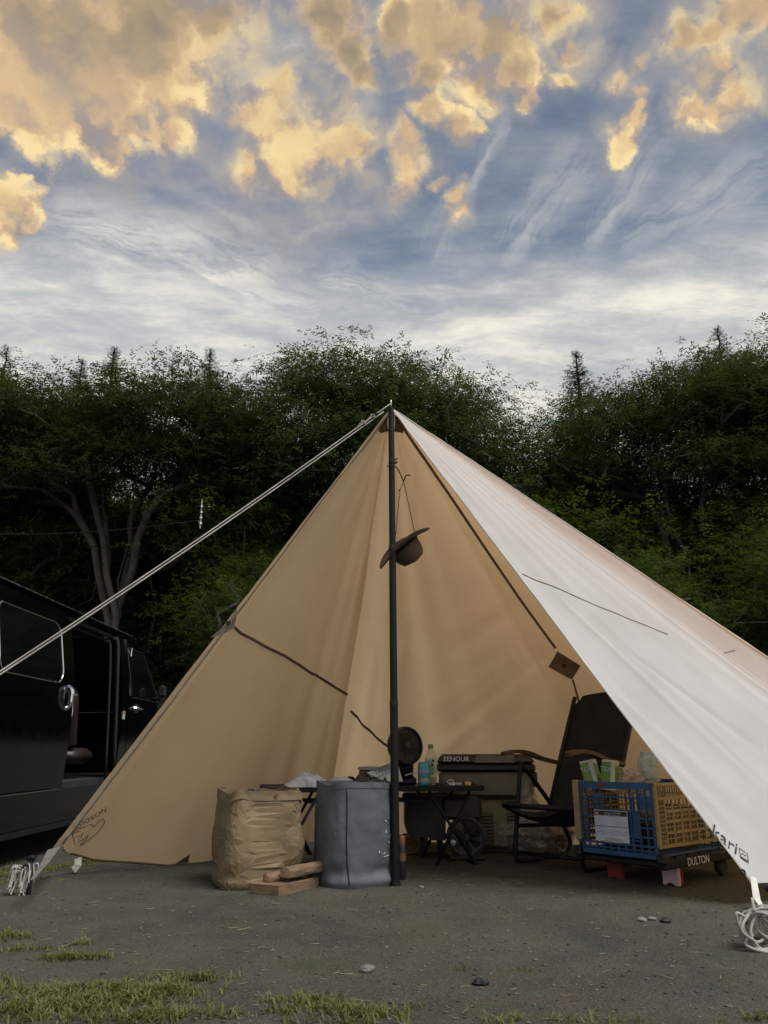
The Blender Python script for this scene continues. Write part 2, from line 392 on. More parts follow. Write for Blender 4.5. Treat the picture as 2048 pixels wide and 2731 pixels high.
        if smooth is True: me.polygons.foreach_set('use_smooth', [True]*len(s.f))
        elif smooth:
            me.polygons.foreach_set('use_smooth', [True]*len(s.f)); me.set_sharp_from_angle(angle=math.radians(smooth))
        me.update()
        o = bpy.data.objects.new(name, me); link(o, parent)
        if label: o['label'] = label
        return o
def solo(mb, name, m, label, cat, base, smooth=False, group=None, kind=None):     # a thing that is one mesh, origin at its base
    b = Vector(base); mb.v = [tuple(Vector(q)-b) for q in mb.v]
    o = mb.build(name, m, None, smooth=smooth); o.location = b
    return tag(o, label, cat, group, kind)
def Rz(a): return Matrix.Rotation(a, 3, 'Z')
def frame(x, z):                                   # rotation whose columns are x, z cross x, z
    z = Vector(z).normalized(); x = Vector(x); x = (x - z*x.dot(z)).normalized(); y = z.cross(x)
    return Matrix((x, y, z)).transposed()
def fbm(p, o=4): return mn.fractal(Vector(p), 1.0, 2.0, o)
def catmull(pts, per=8):
    pts = [Vector(p) for p in pts]; out = []
    for i in range(len(pts)-1):
        a, b, c, d = pts[max(i-1, 0)], pts[i], pts[i+1], pts[min(i+2, len(pts)-1)]
        for k in range(per):
            t = k/per; out.append(.5*((2*b)+(c-a)*t+(2*a-5*b+4*c-d)*t*t+(3*b-a-3*c+d)*t**3))
    out.append(pts[-1]); return out
def text_mesh(body, size=1.0, extrude=0.0):
    cu = bpy.data.curves.new('lettering', 'FONT'); cu.body = body; cu.size = size; cu.extrude = extrude; cu.resolution_u = 3
    cu.align_x = 'CENTER'; cu.align_y = 'CENTER'
    o = bpy.data.objects.new('lettering_source', cu); COL.objects.link(o)
    dg = bpy.context.evaluated_depsgraph_get(); e = o.evaluated_get(dg); me = e.to_mesh()
    vs = [v.co.copy() for v in me.vertices]; fs = [tuple(p.vertices) for p in me.polygons]
    e.to_mesh_clear(); bpy.data.objects.remove(o); bpy.data.curves.remove(cu)
    return vs, fs
def lettering(body, size, c, xdir, ydir, m, parent, world=True, name='lettering', th=.001):
    vs, fs = text_mesh(body, size); mb = MB(); x = Vector(xdir).normalized(); y = Vector(ydir).normalized()
    n = x.cross(y).normalized()
    pts = [Vector(c)+x*v.x+y*v.y+n*th for v in vs]; mb.add(pts, fs)
    return mb.build(name, m, parent, world=world)

# ------------------------------------------------------------------ ground
def axis(lo, hi, dlo, dhi, step, grow=1.25):
    a = list(np.arange(dlo, dhi+1e-6, step)); s = step
    x = dhi
    while x < hi: s *= grow; x += s; a.append(x)
    s = step; x = dlo
    while x > lo: s *= grow; x -= s; a.insert(0, x)
    return np.array(a)
def ground_z(x, y):
    z = .010*fbm((x*.9, y*.9, 0), 3) + .004*fbm((x*6, y*6, 3), 3)
    z -= .08*min(1, max(0, (-x-1.9)/.7))*min(1, max(0, (y-3.2)/1.5))
    f = min(1, max(0, (y-14)/10)); z += f*1.2
    return z
def hill_z(x, y):
    d = max(0.0, y-30); z = 23.0*(1-math.exp(-(d/24)**1.5))
    z += 3.2*fbm((x*.03, y*.03, 5), 3)*min(1, d/10)
    return z
def build_ground():
    xs = axis(-260, 260, -3.2, 3.2, .026, 1.3); ys = axis(-80, 330, 1.9, 7.2, .026, 1.3)
    X, Y = np.meshgrid(xs, ys); n = len(xs)
    Z = np.empty_like(X)
    for j in range(X.shape[0]):
        for i in range(n):
            x, y = float(X[j, i]), float(Y[j, i])
            Z[j, i] = ground_z(x, y) if (abs(x) < 30 and -8 < y < 35) else (1.2 if y > 24 else 0)
    V = np.stack([X, Y, Z], -1).reshape(-1, 3)
    me = bpy.data.meshes.new('ground'); idx = np.arange(V.shape[0]).reshape(X.shape)
    q = np.stack([idx[:-1,:-1], idx[:-1,1:], idx[1:,1:], idx[1:,:-1]], -1).reshape(-1, 4)
    np_mesh(me, V, q, smooth=True)
    m = bpy.data.materials.new('packed_gravel_soil'); m.use_nodes = True; t = NT(m.node_tree); b = m.node_tree.nodes['Principled BSDF']
    tc = t.n('ShaderNodeTexCoord').outputs['Object']
    big = t.mr(t.noise(tc, .9, 5, .6), .36, .66); mid = t.mr(t.noise(tc, 4.5, 6, .65), .35, .66)
    fine = t.noise(tc, 70, 5, .7); spk = t.n('ShaderNodeTexVoronoi', ins={'Vector': tc, 'Scale': 130.0})
    c = t.mix(big, (0.044,0.046,0.039,1), (0.071,0.071,0.058,1))
    c = t.mix(t.m('MULTIPLY', mid, .55), c, (0.088,0.080,0.060,1))
    rb = t.mr(t.v('DISTANCE', tc, (.42, 2.55, 0.0)), .1, .55, 1, 0)
    c = t.mix(t.m('MULTIPLY', t.m('MULTIPLY', rb, t.mr(t.noise(tc, 7, 4, .6), .35, .6)), .4), c, (0.081,0.055,0.041,1))
    gm = t.mr(t.noise(tc, 2.4, 6, .7), .52, .66)
    c = t.mix(t.m('MULTIPLY', gm, .35), c, (0.058,0.067,0.030,1))
    c = t.v('SCALE', c, scale=t.mr(fine, .25, .75, .68, 1.35, smooth=False))
    rnd = t.n('ShaderNodeSeparateColor', ins={0: spk.outputs['Color']})
    wh = t.m('MULTIPLY', t.mr(rnd.outputs[0], .93, .97), t.mr(spk.outputs['Distance'], .25, .45, 1, 0))
    c = t.mix(t.m('MULTIPLY', wh, .5), c, (0.207,0.206,0.188,1))
    dk = t.m('MULTIPLY', t.mr(rnd.outputs[1], .85, .9), t.mr(spk.outputs['Distance'], .3, .5, 1, 0))
    c = t.mix(t.m('MULTIPLY', dk, .7), c, (0.016,0.017,0.016,1))
    m.node_tree.links.new(c, b.inputs['Base Color']); b.inputs['Roughness'].default_value = .95; b.inputs['Specular IOR Level'].default_value = .2
    bh = t.m('ADD', t.m('MULTIPLY', fine, .5), t.m('ADD', t.m('MULTIPLY', t.noise(tc, 22, 6, .65), .9), t.m('MULTIPLY', spk.outputs['Distance'], -.35)))
    m.node_tree.links.new(t.n('ShaderNodeBump', ins={'Strength': .9, 'Distance': .014, 'Height': bh}).outputs[0], b.inputs['Normal'])
    me.materials.append(m)
    o = bpy.data.objects.new('ground', me); link(o); tag(o, 'dark packed gravel and soil of the camping ground', kind='structure')
    # wooded slope rising behind the trees
    xs = np.linspace(-130, 130, 90); ys = np.linspace(29, 150, 60); X, Y = np.meshgrid(xs, ys)
    Z = np.array([[hill_z(float(a), float(b2))+.6 for a, b2 in zip(r1, r2)] for r1, r2 in zip(X, Y)]); Z[0, :] = .4
    V = np.stack([X, Y, Z], -1).reshape(-1, 3); idx = np.arange(V.shape[0]).reshape(X.shape)
    q = np.stack([idx[:-1,:-1], idx[:-1,1:], idx[1:,1:], idx[1:,:-1]], -1).reshape(-1, 4)
    me = bpy.data.meshes.new('hill'); np_mesh(me, V, q, smooth=True)
    me.materials.append(mat('forest_floor', (.02,.028,.012), .95, var=.3, vscale=.5, bump=1, bscale=2))
    o = bpy.data.objects.new('hill', me); link(o); tag(o, 'dark wooded slope rising behind the trees', kind='structure')
def np_mesh(me, V, F, smooth=False, tint=None):
    V = np.ascontiguousarray(V, dtype=np.float32); F = np.ascontiguousarray(F, dtype=np.int32); k = F.shape[1]
    me.vertices.add(len(V)); me.vertices.foreach_set('co', V.ravel())
    me.loops.add(F.size); me.loops.foreach_set('vertex_index', F.ravel())
    me.polygons.add(len(F)); me.polygons.foreach_set('loop_start', np.arange(0, F.size, k, dtype=np.int32))
    try: me.polygons.foreach_set('loop_total', np.full(len(F), k, dtype=np.int32))
    except Exception: pass
    if smooth: me.polygons.foreach_set('use_smooth', np.ones(len(F), dtype=bool))
    me.update(calc_edges=True)
    if tint is not None:
        a = me.attributes.new('tint', 'FLOAT', 'POINT'); a.data.foreach_set('value', np.ascontiguousarray(tint, dtype=np.float32))
    return me
build_ground()

# ------------------------------------------------------------------ trees
def spray_template(n=4, L=.42, leaf=.15, w=.048):
    vs = []; 
    for i in range(n):
        x = L*(i+.6)/n; z = -.10*(x/L)**2*L*2
        for sgn in (-1, 1):
            a = sgn*.95; dx, dy = math.cos(a), math.sin(a); ll = leaf*(1-.35*abs(i/n-.45))
            px, py = -dy, dx
            vs += [(x, 0, z), (x+dx*ll*.5+px*w/2, dy*ll*.5+py*w/2, z-.012), (x+dx*ll, dy*ll, z-.05), (x+dx*ll*.5-px*w/2, dy*ll*.5-py*w/2, z-.012)]
    vs += [(L, 0, -.2*L), (L+leaf*.5, w/2, -.2*L-.01), (L+leaf, 0, -.2*L-.05), (L+leaf*.5, -w/2, -.2*L-.01)]
    return np.array(vs)
def rotmats(d, roll):
    d = d/np.linalg.norm(d, axis=1, keepdims=True)
    up = np.tile(np.array([[0,0,1.0]]), (len(d),1)); y = np.cross(up, d); y /= (np.linalg.norm(y, axis=1, keepdims=True)+1e-9); z = np.cross(d, y)
    c, s = np.cos(roll)[:,None], np.sin(roll)[:,None]
    y2 = y*c+z*s; z2 = -y*s+z*c
    return np.stack([d, y2, z2], -1)
def sprays(pos, dirs, size, tint, tpl, rng):
    R = rotmats(dirs, rng.normal(0, .5, len(pos)))
    V = np.einsum('nij,kj->nki', R, tpl)*size[:,None,None] + pos[:,None,:]
    k4 = V.shape[1]//4; V = V + np.repeat(rng.normal(0, .035, (V.shape[0], k4, 3)), 4, axis=1)*size[:,None,None]
    n = V.shape[0]*V.shape[1]; F = np.arange(n).reshape(-1, 4)
    T = np.repeat(tint, tpl.shape[0])
    return V.reshape(-1, 3), F, T
def branch_mesh(edges, n=5):                       # edges: (p0, r0, p1, r1)
    V = []; F = []; ang = np.arange(n)*2*math.pi/n
    E0 = np.array([e[0] for e in edges]); E1 = np.array([e[2] for e in edges]); r0 = np.array([e[1] for e in edges]); r1 = np.array([e[3] for e in edges])
    d = E1-E0; d /= (np.linalg.norm(d, axis=1, keepdims=True)+1e-9)
    ref = np.where(np.abs(d[:,2:3]) > .9, np.array([[1.0,0,0]]), np.array([[0,0,1.0]])); a = np.cross(d, ref); a /= np.linalg.norm(a, axis=1, keepdims=True); b = np.cross(a, d)
    ring = a[:,None,:]*np.cos(ang)[None,:,None] + b[:,None,:]*np.sin(ang)[None,:,None]
    V = np.concatenate([E0[:,None,:]+ring*r0[:,None,None], E1[:,None,:]+ring*r1[:,None,None]], 1)
    N = len(edges); base = np.arange(N)[:,None]*2*n; k = np.arange(n)[None,:]; k2 = (k+1) % n
    F = np.stack([base+k, base+k2, base+n+k2, base+n+k], -1).reshape(-1, 4)
    return V.reshape(-1, 3), F
def broad_tree(seed, lobes, fork=(0,0,2.0), stems=4, nclus=260, nspray=3600, size=.72, spread=.55, rmin=.012, lower=.25):
    """lobes: list of (x, y, z, rx, ry, rz) in the tree's own coordinates. Returns (trunk mesh, crown mesh)."""
    rng = np.random.default_rng(seed)
    vol = np.array([l[3]*l[4]*l[5] for l in lobes]); pick = rng.choice(len(lobes), nclus, p=vol/vol.sum())
    d = rng.normal(size=(nclus, 3)); d /= np.linalg.norm(d, axis=1, keepdims=True)
    d[:,2] = np.where(d[:,2] < -.45, -d[:,2]*rng.uniform(.2, 1, nclus), d[:,2])
    rr = rng.uniform(.42, 1.0, nclus)**.6
    Lb = np.array(lobes); C = Lb[pick,:3] + d*rr[:,None]*Lb[pick,3:]
    C = C[np.argsort(np.linalg.norm(C-np.array(fork), axis=1))]
    nodes = [np.array([0,0,-.3]), np.array([fork[0]*.5, fork[1]*.5, fork[2]*.5]), np.array(fork, float)]; par = [-1, 0, 1]
    cen = Lb[:,:3].mean(0)
    for k in range(stems):
        a = 2*math.pi*(k+rng.uniform(-.25,.25))/stems; tgt = cen + np.array([math.cos(a)*Lb[:,3].mean()*.85, math.sin(a)*Lb[:,4].mean()*.6, rng.uniform(-.3,.5)])
        prev = 2; last = nodes[2]
        for i in range(1, 8):
            f = i/7; q = nodes[2]*(1-f) + tgt*f; q = q + np.array([0,0,math.sin(f*math.pi)*.5]) + rng.normal(0, .12, 3)
            q[:2] = nodes[2][:2] + (tgt[:2]-nodes[2][:2])*f**1.35 + rng.normal(0, .08, 2)
            nodes.append(q); par.append(prev); prev = len(nodes)-1
    ends = []
    for c in C:
        A = np.array(nodes); dd = c-A; dist = np.linalg.norm(dd, axis=1)
        cost = dist + np.where(dd[:,2] < .05*dist, 1.2, 0); cost[:2] += 50
        j = int(np.argmin(cost)); steps = max(1, int(dist[j]/.55)); prev = j; s0 = A[j]
        for i in range(1, steps+1):
            f = i/steps; q = s0*(1-f)+c*f + np.array([0,0,.10*math.sin(f*math.pi)*dist[j]]) + (rng.normal(0, .05, 3) if i < steps else 0)
            nodes.append(q); par.append(prev); prev = len(nodes)-1
        ends.append(prev)
    cnt = np.zeros(len(nodes)); 
    for e in ends: cnt[e] += 1
    for i in range(len(nodes)-1, 0, -1): cnt[par[i]] += cnt[i]
    rad = rmin*np.maximum(cnt, .5)**.47
    edges = [(nodes[par[i]], rad[par[i]] if par[i] > 1 or True else 0, nodes[i], rad[i]) for i in range(1, len(nodes)) if cnt[i] > 0]
    edges = [(a, min(ra, rb*1.35), b, rb) for a, ra, b, rb in edges]
    tv, tf = branch_mesh(edges)
    tm = bpy.data.meshes.new('trunk'); np_mesh(tm, tv, tf, smooth=True); tm.materials.append(M['bark'])
    tpl = spray_template()
    ci = rng.integers(0, len(C), nspray); base = C[ci]; off = rng.normal(0, 1, (nspray, 3))*np.array([.55,.55,.17])*spread*1.7
    out = base-cen; out /= np.linalg.norm(out, axis=1, keepdims=True)
    dirs = out*np.array([.6,.6,.2]) + rng.normal(0, .5, (nspray, 3))*np.array([1,1,.55]) + np.array([0,0,.05]); pos = base+off
    ct = rng.uniform(0, 1, len(C)); tint = np.clip(ct[ci]*.7 + rng.uniform(0, .45, nspray), 0, 1)
    V, F, T = sprays(pos, dirs, rng.uniform(.7, 1.25, nspray)*size, tint, tpl, rng)
    cm_ = bpy.data.meshes.new('crown'); np_mesh(cm_, V, F, tint=T); cm_.materials.append(M['leaf'])
    return tm, cm_
def place_tree(name, tm, cm_, loc, rz, sc, label, cat='tree', group=None, parts=('trunk', 'crown')):
    t = thing(name, label, cat, loc, rz, group); t.scale = sc if isinstance(sc, tuple) else (sc, sc, sc)
    for nm, me in zip(parts, (tm, cm_)): link(bpy.data.objects.new(nm, me), t)
    return t
def conifer(seed, H, W_):
    rng = np.random.default_rng(seed); edges = []; z0 = 0
    N = 40; prev = np.array([0,0,0.0])
    for i in range(1, N+1):
        q = np.array([rng.normal(0,.02), rng.normal(0,.02), H*i/N]); edges.append((prev, .22*(1-(i-1)/N)+.02, q, .22*(1-i/N)+.02)); prev = q
    pos = []; dirs = []; szs = []
    for i in range(int(H*22)):
        z = H*(.12+.88*rng.uniform(0,1)**.8); f = 1-z/H; L = W_*(f**.95)*rng.uniform(.5,1.12)+.05; a = rng.uniform(0, 2*math.pi)
        d = np.array([math.cos(a), math.sin(a), rng.uniform(-.1,.35)]); p0 = np.array([0,0,z]); p1 = p0+d*L
        edges.append((p0, .03, p1, .008))
        for k in range(8 if f > .2 else 4):
            t = rng.uniform(.2, 1.05); szs.append(.4+.7*min(1, f*2.2)); pos.append(p0+d*L*t+rng.normal(0,.07,3)); dirs.append(d*.7+np.array([0,0,rng.uniform(-.5,.7)])+rng.normal(0,.35,3))
    tv, tf = branch_mesh(edges, 4); tm = bpy.data.meshes.new('trunk'); np_mesh(tm, tv, tf, smooth=True); tm.materials.append(M['barkdark'])
    tpl = spray_template(5, .34, .12, .035); pos = np.array(pos); dirs = np.array(dirs); n = len(pos)
    V, F, T = sprays(pos, dirs, rng.uniform(.8, 1.3, n)*1.1*np.array(szs), rng.uniform(0, 1, n), tpl, rng)
    c = bpy.data.meshes.new('crown'); np_mesh(c, V, F, tint=T); c.materials.append(M['needle'])
    return tm, c
def build_trees():
    def at(px, py, Y): return P(px, py, Y)
    # centre tree, vase shaped with a broad dome
    t, c = broad_tree(11, [(-1.4,0,8.6,3.0,2.6,2.6),(.9,0,8.4,3.0,2.6,2.3),(-3.1,.4,7.5,1.6,1.8,2.0),(3.2,.2,7.2,1.9,1.8,1.8),(0,-.3,7.2,3.6,2.4,2.0),(-1.0,0,10.4,1.9,1.8,1.25),(1.2,0,9.9,1.6,1.6,1.2)],
                      (0,0,2.2), 6, 480, 22000, .70)
    place_tree('zelkova_tree', t, c, (-.2, 22, 1.35), 0, (1.08,1.05,.98), 'tall broad domed tree rising directly behind the pole tip of the tarp')
    t, c = broad_tree(12, [(-1.8,0,8.0,2.4,2.3,1.9),(1.2,0,8.2,2.5,2.3,1.9),(3.0,0,7.4,1.6,1.8,1.6),(-3.6,0,7.4,1.7,1.7,1.6),(0,.2,6.8,3.4,2.3,1.6)],
                      (.3,0,1.6), 6, 420, 18500, .70)
    place_tree('zelkova_tree', t, c, (-7.9, 21.5, 1.6), 0, (1.10,1.0,1.0), 'many stemmed tree with pale lower trunks showing above the van roof')
    t2, c2 = broad_tree(13, [(-2.2,0,7.6,2.3,2.2,1.9),(.6,0,8.4,2.5,2.4,2.1),(2.8,0,7.8,1.9,1.9,1.8),(0,0,6.6,3.4,2.2,1.5),(-3.3,0,6.6,1.4,1.6,1.3)],
                        (-.2,0,2.0), 6, 420, 18500, .70)
    place_tree('zelkova_tree', t2, c2, (-13.4, 22.5, 1.5), 1.0, (1.15,1.1,1.0), 'broad tree at the left edge of the row of trees beside the spiky cedar')
    place_tree('zelkova_tree', t2, c2, (9.3, 22.3, 2.0), .0, (1.0,1.0,1.0), 'spreading tree behind the white slope of the tarp, beside the bushy cedar')
    place_tree('zelkova_tree', t, c, (14.1, 22.0, 2.1), 2.6, (1.12,1.1,1.15), 'tallest tree at the right edge with a small cedar tip above it')
    # lower trees that close the view below the crowns
    u1 = broad_tree(21, [(0,0,3.6,2.4,2.0,2.4),(1.7,0,3.0,1.6,1.6,1.8),(-1.8,.2,2.9,1.6,1.6,1.8),(.2,-.4,1.7,2.4,1.6,1.3)], (0,0,.7), 5, 220, 9500, .55)
    u2 = broad_tree(22, [(0,0,4.4,2.0,1.9,2.2),(1.2,0,3.2,1.8,1.6,1.6),(-1.6,0,3.4,1.7,1.6,1.9),(0,0,1.8,2.2,1.6,1.4)], (0,0,.8), 5, 220, 9500, .55)
    for m_ in (u1[1], u2[1]): m_.materials.clear(); m_.materials.append(M['leaf2'])
    rng = random.Random(5); spots = []
    for i in range(10): spots.append((-16+i*3.6+rng.uniform(-.6,.6), 25.5+rng.uniform(-.6,.8), 1.45))
    for i in range(10): spots.append((-19+i*4.3+rng.uniform(-.6,.6), 30.0+rng.uniform(-.8,.8), 1.5))
    spots += [(-3.6, 20.8, .8), (3.2, 21.0, .9), (6.4, 19.5, .78), (10.2, 18.6, .72), (13.5, 18.4, .8)]
    for k, (x, y, s_) in enumerate(spots):
        u = (u1, u2)[k % 2]
        place_tree('understory_tree', u[0], u[1], (x, y, 1.0+(hill_z(x, y) if y > 30 else 0)), rng.uniform(0, 6.28), (s_*1.15, s_*1.1, s_*rng.uniform(.92, 1.12)),
                   'leafy low tree filling the shade under and behind the tall crowns', 'tree', 'low trees in the shade behind the tarp')
    # cedars standing above the broadleaf crowns
    k1 = conifer(31, 9.5, 2.0); k2 = conifer(32, 9.5, 3.0)
    for (px, py, Y, k, s_, lb) in ((22, 922, 34, k1, .92, 'slender dark cedar spire at the far left edge of the skyline'),
                              (220, 958, 34, k2, .8, 'small blunt cedar tip between the slender spire and the twin tips'),
                              (306, 925, 34, k2, .95, 'feathery cedar tip, taller of the two above the left tree crowns'),
                              (562, 930, 34, k2, .95, 'round shouldered cedar tip between the left crowns and the centre dome'),
                              (1535, 938, 31, k2, 1.0, 'large bushy cedar standing in the gap right of the centre dome'),
                              (1912, 872, 32, k1, 1.0, 'thin cedar tip poking above the tallest right hand crown')):
        top = at(px, py, Y); H = 9.5*s_
        place_tree('cedar_tree', k[0], k[1], (top.x, Y, top.z-H-.1), px*.1, s_, lb)
    # wood on the slope: one far mass
    rng2 = np.random.default_rng(9); n = 26000
    X = rng2.uniform(-40, 40, n); Y = rng2.uniform(32, 64, n); lump = np.array([mn.noise(Vector((x*.35, y*.35, 2))) for x, y in zip(X, Y)])
    Z = np.array([hill_z(float(x), float(y)) for x, y in zip(X, Y)]) + 1.2 + (lump+.5)*2.6*rng2.uniform(.3, 1, n)
    tint = np.clip(lump+.5+rng2.normal(0,.2,n), 0, 1)
    V, F, T = sprays(np.stack([X,Y,Z],-1), rng2.normal(0,1,(n,3))+np.array([0,-.5,.2]), rng2.uniform(.8,1.5,n), tint, spray_template(), rng2)
    me = bpy.data.meshes.new('forest'); np_mesh(me, V, F, tint=T); me.materials.append(M['leaf'])
    o = bpy.data.objects.new('forest', me); link(o); tag(o, 'dark wooded hillside far behind the row of trees', 'forest', kind='stuff')
    # leafy bush at the right edge
    b = broad_tree(41, [(0,0,.9,.9,.8,.7),(.6,0,.7,.7,.7,.6)], (0,0,.2), 5, 70, 700, .5, spread=.4, rmin=.006); b[1].materials.clear(); b[1].materials.append(M['leaf2'])
    p = P(2050, 1800, 15); place_tree('bush', b[0], b[1], (p.x+.3, 15, p.z-1.2), 0, 1.0, 'light green leafy bush behind the white slope at the right edge', 'bush', parts=('stem', 'foliage'))
build_trees()
# ------------------------------------------------------------------ tarp
APEX = P(1043, 1086, 4.40)
class Panel:
    """Cloth cone: from the apex to a bottom line; folds are ridges pushed out along the normal."""
    def __init__(s, bottom, folds=(), waves=None, flip=1, sag=0.0):
        s.B = [Vector(b) for b in bottom]; L = [0]
        for a, b in zip(s.B, s.B[1:]): L.append(L[-1]+(b-a).length)
        s.L = [l/L[-1] for l in L]; n = (s.B[0]-APEX).cross(s.B[-1]-APEX).normalized()
        if n.dot(Vector((0,0,CAM_H))-s.B[0]) < 0: n = -n
        s.n = n; s.flip = flip; s.waves = waves; s.folds = []; s.sag = sag
        for (x0, y0, x1, y1, amp, wid) in folds:
            a = s.base(*s.inv(x0, y0, True)); b = s.base(*s.inv(x1, y1, True)); s.folds.append((a, b, amp, wid))
    def bot(s, t):
        for i in range(len(s.L)-1):
            if t <= s.L[i+1] or i == len(s.L)-2:
                f = (t-s.L[i])/(s.L[i+1]-s.L[i]); return s.B[i].lerp(s.B[i+1], f)
    def base(s, u, t): return APEX + (s.bot(t)-APEX)*u
    def pt(s, u, t):
        p = s.base(u, t); d = s.sag*math.sin(math.pi*min(1,max(0,u)))*math.sin(math.pi*min(1,max(0,t)))
        if s.waves: d += s.waves(u, t)
        for a, b, amp, wid in s.folds:
            ab = b-a; f = (p-a).dot(ab)/ab.length_squared; fc = min(1, max(0, f)); q = a+ab*fc; dist = (p-q).length
            tp = math.sin(math.pi*min(1, max(0, fc*.9+.08)))**.6; w = wid*(.45+.9*fc)
            d += amp*tp*math.exp(-(dist/w)**2)
        d += .004*fbm(p*2.3, 3)
        return p + s.n*d
    def inv(s, px, py, flat=False):
        f = s.base if flat else s.pt; best = None
        for i in range(1, 21):
            for j in range(21):
                q = project(f(i/20, j/20)); e = (q[0]-px)**2+(q[1]-py)**2
                if best is None or e < best[0]: best = (e, i/20, j/20)
        u, t = best[1:]
        for _ in range(8):
            q = project(f(u, t)); h = 1e-3; du = (project(f(u+h, t))-q)/h; dt = (project(f(u, t+h))-q)/h
            J = np.array([[du[0], dt[0]], [du[1], dt[1]]]); 
            try: st = np.linalg.solve(J, np.array([px, py])-q)
            except Exception: break
            u += float(np.clip(st[0], -.2, .2)); t += float(np.clip(st[1], -.2, .2))
        return u, t
    def nrm(s, u, t):
        h = 2e-3; a = s.pt(u+h, t)-s.pt(u-h, t); b = s.pt(u, t+h)-s.pt(u, t-h); n = a.cross(b).normalized()
        return n if n.dot(s.n) > 0 else -n
    def on(s, px, py, off=.003):
        u, t = s.inv(px, py); return s.pt(u, t)+s.nrm(u, t)*off
    def mesh(s, nu, nt, u0=0.0):
        mb = MB(); s_ = s
        def fn(a, b): return s_.pt(u0+(1-u0)*a, b)
        mb.grid(fn, nu, nt)
        # orientation: front face towards the camera when flip = 1
        f = mb.f[len(mb.f)//2]; p = [Vector(mb.v[i]) for i in f]; nn = (p[1]-p[0]).cross(p[2]-p[0])
        if (nn.dot(s.n) > 0) != (s.flip > 0): mb.f = [tuple(reversed(q)) for q in mb.f]
        return mb
    def ribbon(s, pxs, w, per=10, off=.003, th=.0015):
        pts = []; ns = []
        st = [s.inv(x, y) for x, y in pxs]
        for (u0, t0), (u1, t1) in zip(st, st[1:]):
            for k in range(per): f = k/per; u, t = u0+(u1-u0)*f, t0+(t1-t0)*f; n = s.nrm(u, t); pts.append(s.pt(u, t)+n*off); ns.append(n)
        u, t = st[-1]; n = s.nrm(u, t); pts.append(s.pt(u, t)+n*off); ns.append(n)
        mb = MB(); mb.ribbon(pts, w, ns, th); return mb
    def decal(s, pxpoly, off=.004, sub=5):          # patch cut to a pixel quad, following the cloth
        st = [s.inv(x, y) for x, y in pxpoly]; mb = MB()
        if len(st) == 3: st.append(st[2])
        def fn(a, b):
            p0 = (st[0][0]*(1-a)+st[1][0]*a, st[0][1]*(1-a)+st[1][1]*a); p1 = (st[3][0]*(1-a)+st[2][0]*a, st[3][1]*(1-a)+st[2][1]*a)
            u, t = p0[0]*(1-b)+p1[0]*b, p0[1]*(1-b)+p1[1]*b; return s.pt(u, t)+s.nrm(u, t)*off
        mb.grid(fn, sub, sub); return mb
def gs(x, c, w): return math.exp(-((x-c)/w)**2)
K = P(852, 2238, 6.45)
def left_waves(u, t):
    d = .035*u*gs(t, .90, .045) - .04*u*gs(t, .80, .05) + .028*u*gs(t, .70, .04) - .02*u*gs(t, .60, .05) + .012*u*gs(t, .5, .03)
    d += .02*u*gs(t, .03, .03) - .008*u*gs(t, .08, .03)
    d += .012*u*math.sin(t*46+1.0)*gs(t, .75, .22) * (.4+.6*min(1, u*1.3))
    d += .05*u*max(0, (t-.93)/.07)                        # the fold stands proud before the next panel
    return d
LEFT = Panel([P(140, 2258, 4.62), P(186, 2276, 4.75), P(249, 2292, 4.85), P(337, 2298, 4.95), P(447, 2307, 5.10), P(553, 2298, 5.30), P(700, 2262, 5.85), K],
             folds=[(640,1640,760,1330,.006,.04),(1000,1180,640,1700,.014,.05),(1010,1240,780,1760,-.012,.05),(1000,1400,890,1900,.016,.05),(960,1500,820,2150,-.02,.06),(930,1700,790,2200,.022,.05),(1020,1150,870,1500,.010,.03),(300,2050,620,2230,.008,.06),(175,2245,300,2120,.006,.018),(185,2262,380,2190,.006,.02),(190,2268,420,2260,.005,.016),(620,1690,700,1900,.005,.03),(640,1680,820,1760,.005,.025),(1030,1130,960,1330,.006,.018)],
             waves=left_waves, flip=-1, sag=-.05)
def rear_waves(u, t):
    d = -.03*u*gs(t, .02, .03) + .02*u*gs(t, .09, .04) - .018*u*gs(t, .15, .035)+.012*u*gs(t, .2, .03)
    d += .006*u*math.sin(t*70)*gs(t, .12, .12)
    return d
CB = Vector((5.0, 6.5, .12))
REAR = Panel([K, P(930, 2243, 6.42), P(1020, 2258, 6.35), P(1150, 2262, 6.30), P(1400, 2268, 6.22), P(1700, 2272, 6.2), CB],
             folds=[(1480,1790,1180,1985,.016,.030),(1470,1830,1130,2060,-.015,.035),(1500,1840,1240,2080,.014,.028),(1440,1770,1120,1930,-.008,.03),(1480,1810,1290,1960,.007,.018),(1350,1950,1130,2075,.008,.02),(1000,1750,950,2050,.014,.04),(1090,1700,1000,2080,.012,.05),
                    (1110,1250,1080,1500,.006,.04),(1400,1660,1180,1800,.012,.07),(1530,1850,1420,2100,.018,.05),(960,1900,900,2120,-.02,.04),(1010,1950,960,2150,.018,.035)],
             waves=rear_waves, flip=-1, sag=-.27)
R0 = P(2003, 2356, 3.84)
def right_waves(u, t):
    # a deep crease under the ridge and soft ribs running down from the apex
    edge = .90
    d = -.20*u*gs(t, .86, .055) if t < .86 else -.20*u*(1-((t-.86)/.14)**1.0)
    d -= .10*u*math.exp(-max(0, .86-t)/.16)*(t < .86) - 0
    d += .022*u*gs(t, .775, .012) - .018*u*gs(t, .745, .016) + .020*u*gs(t, .70, .016) - .010*u*gs(t, .655, .025) + .008*u*gs(t, .60, .025)
    d += .005*u*gs(t, .47, .03)
    d += .010*u*gs(t, .825, .010)+ .012*u*gs(t, .80, .008) - .014*u*gs(t, .812, .006)
    d += .010*max(0, 1-u*1.6)*u*math.sin(t*60)
    return d
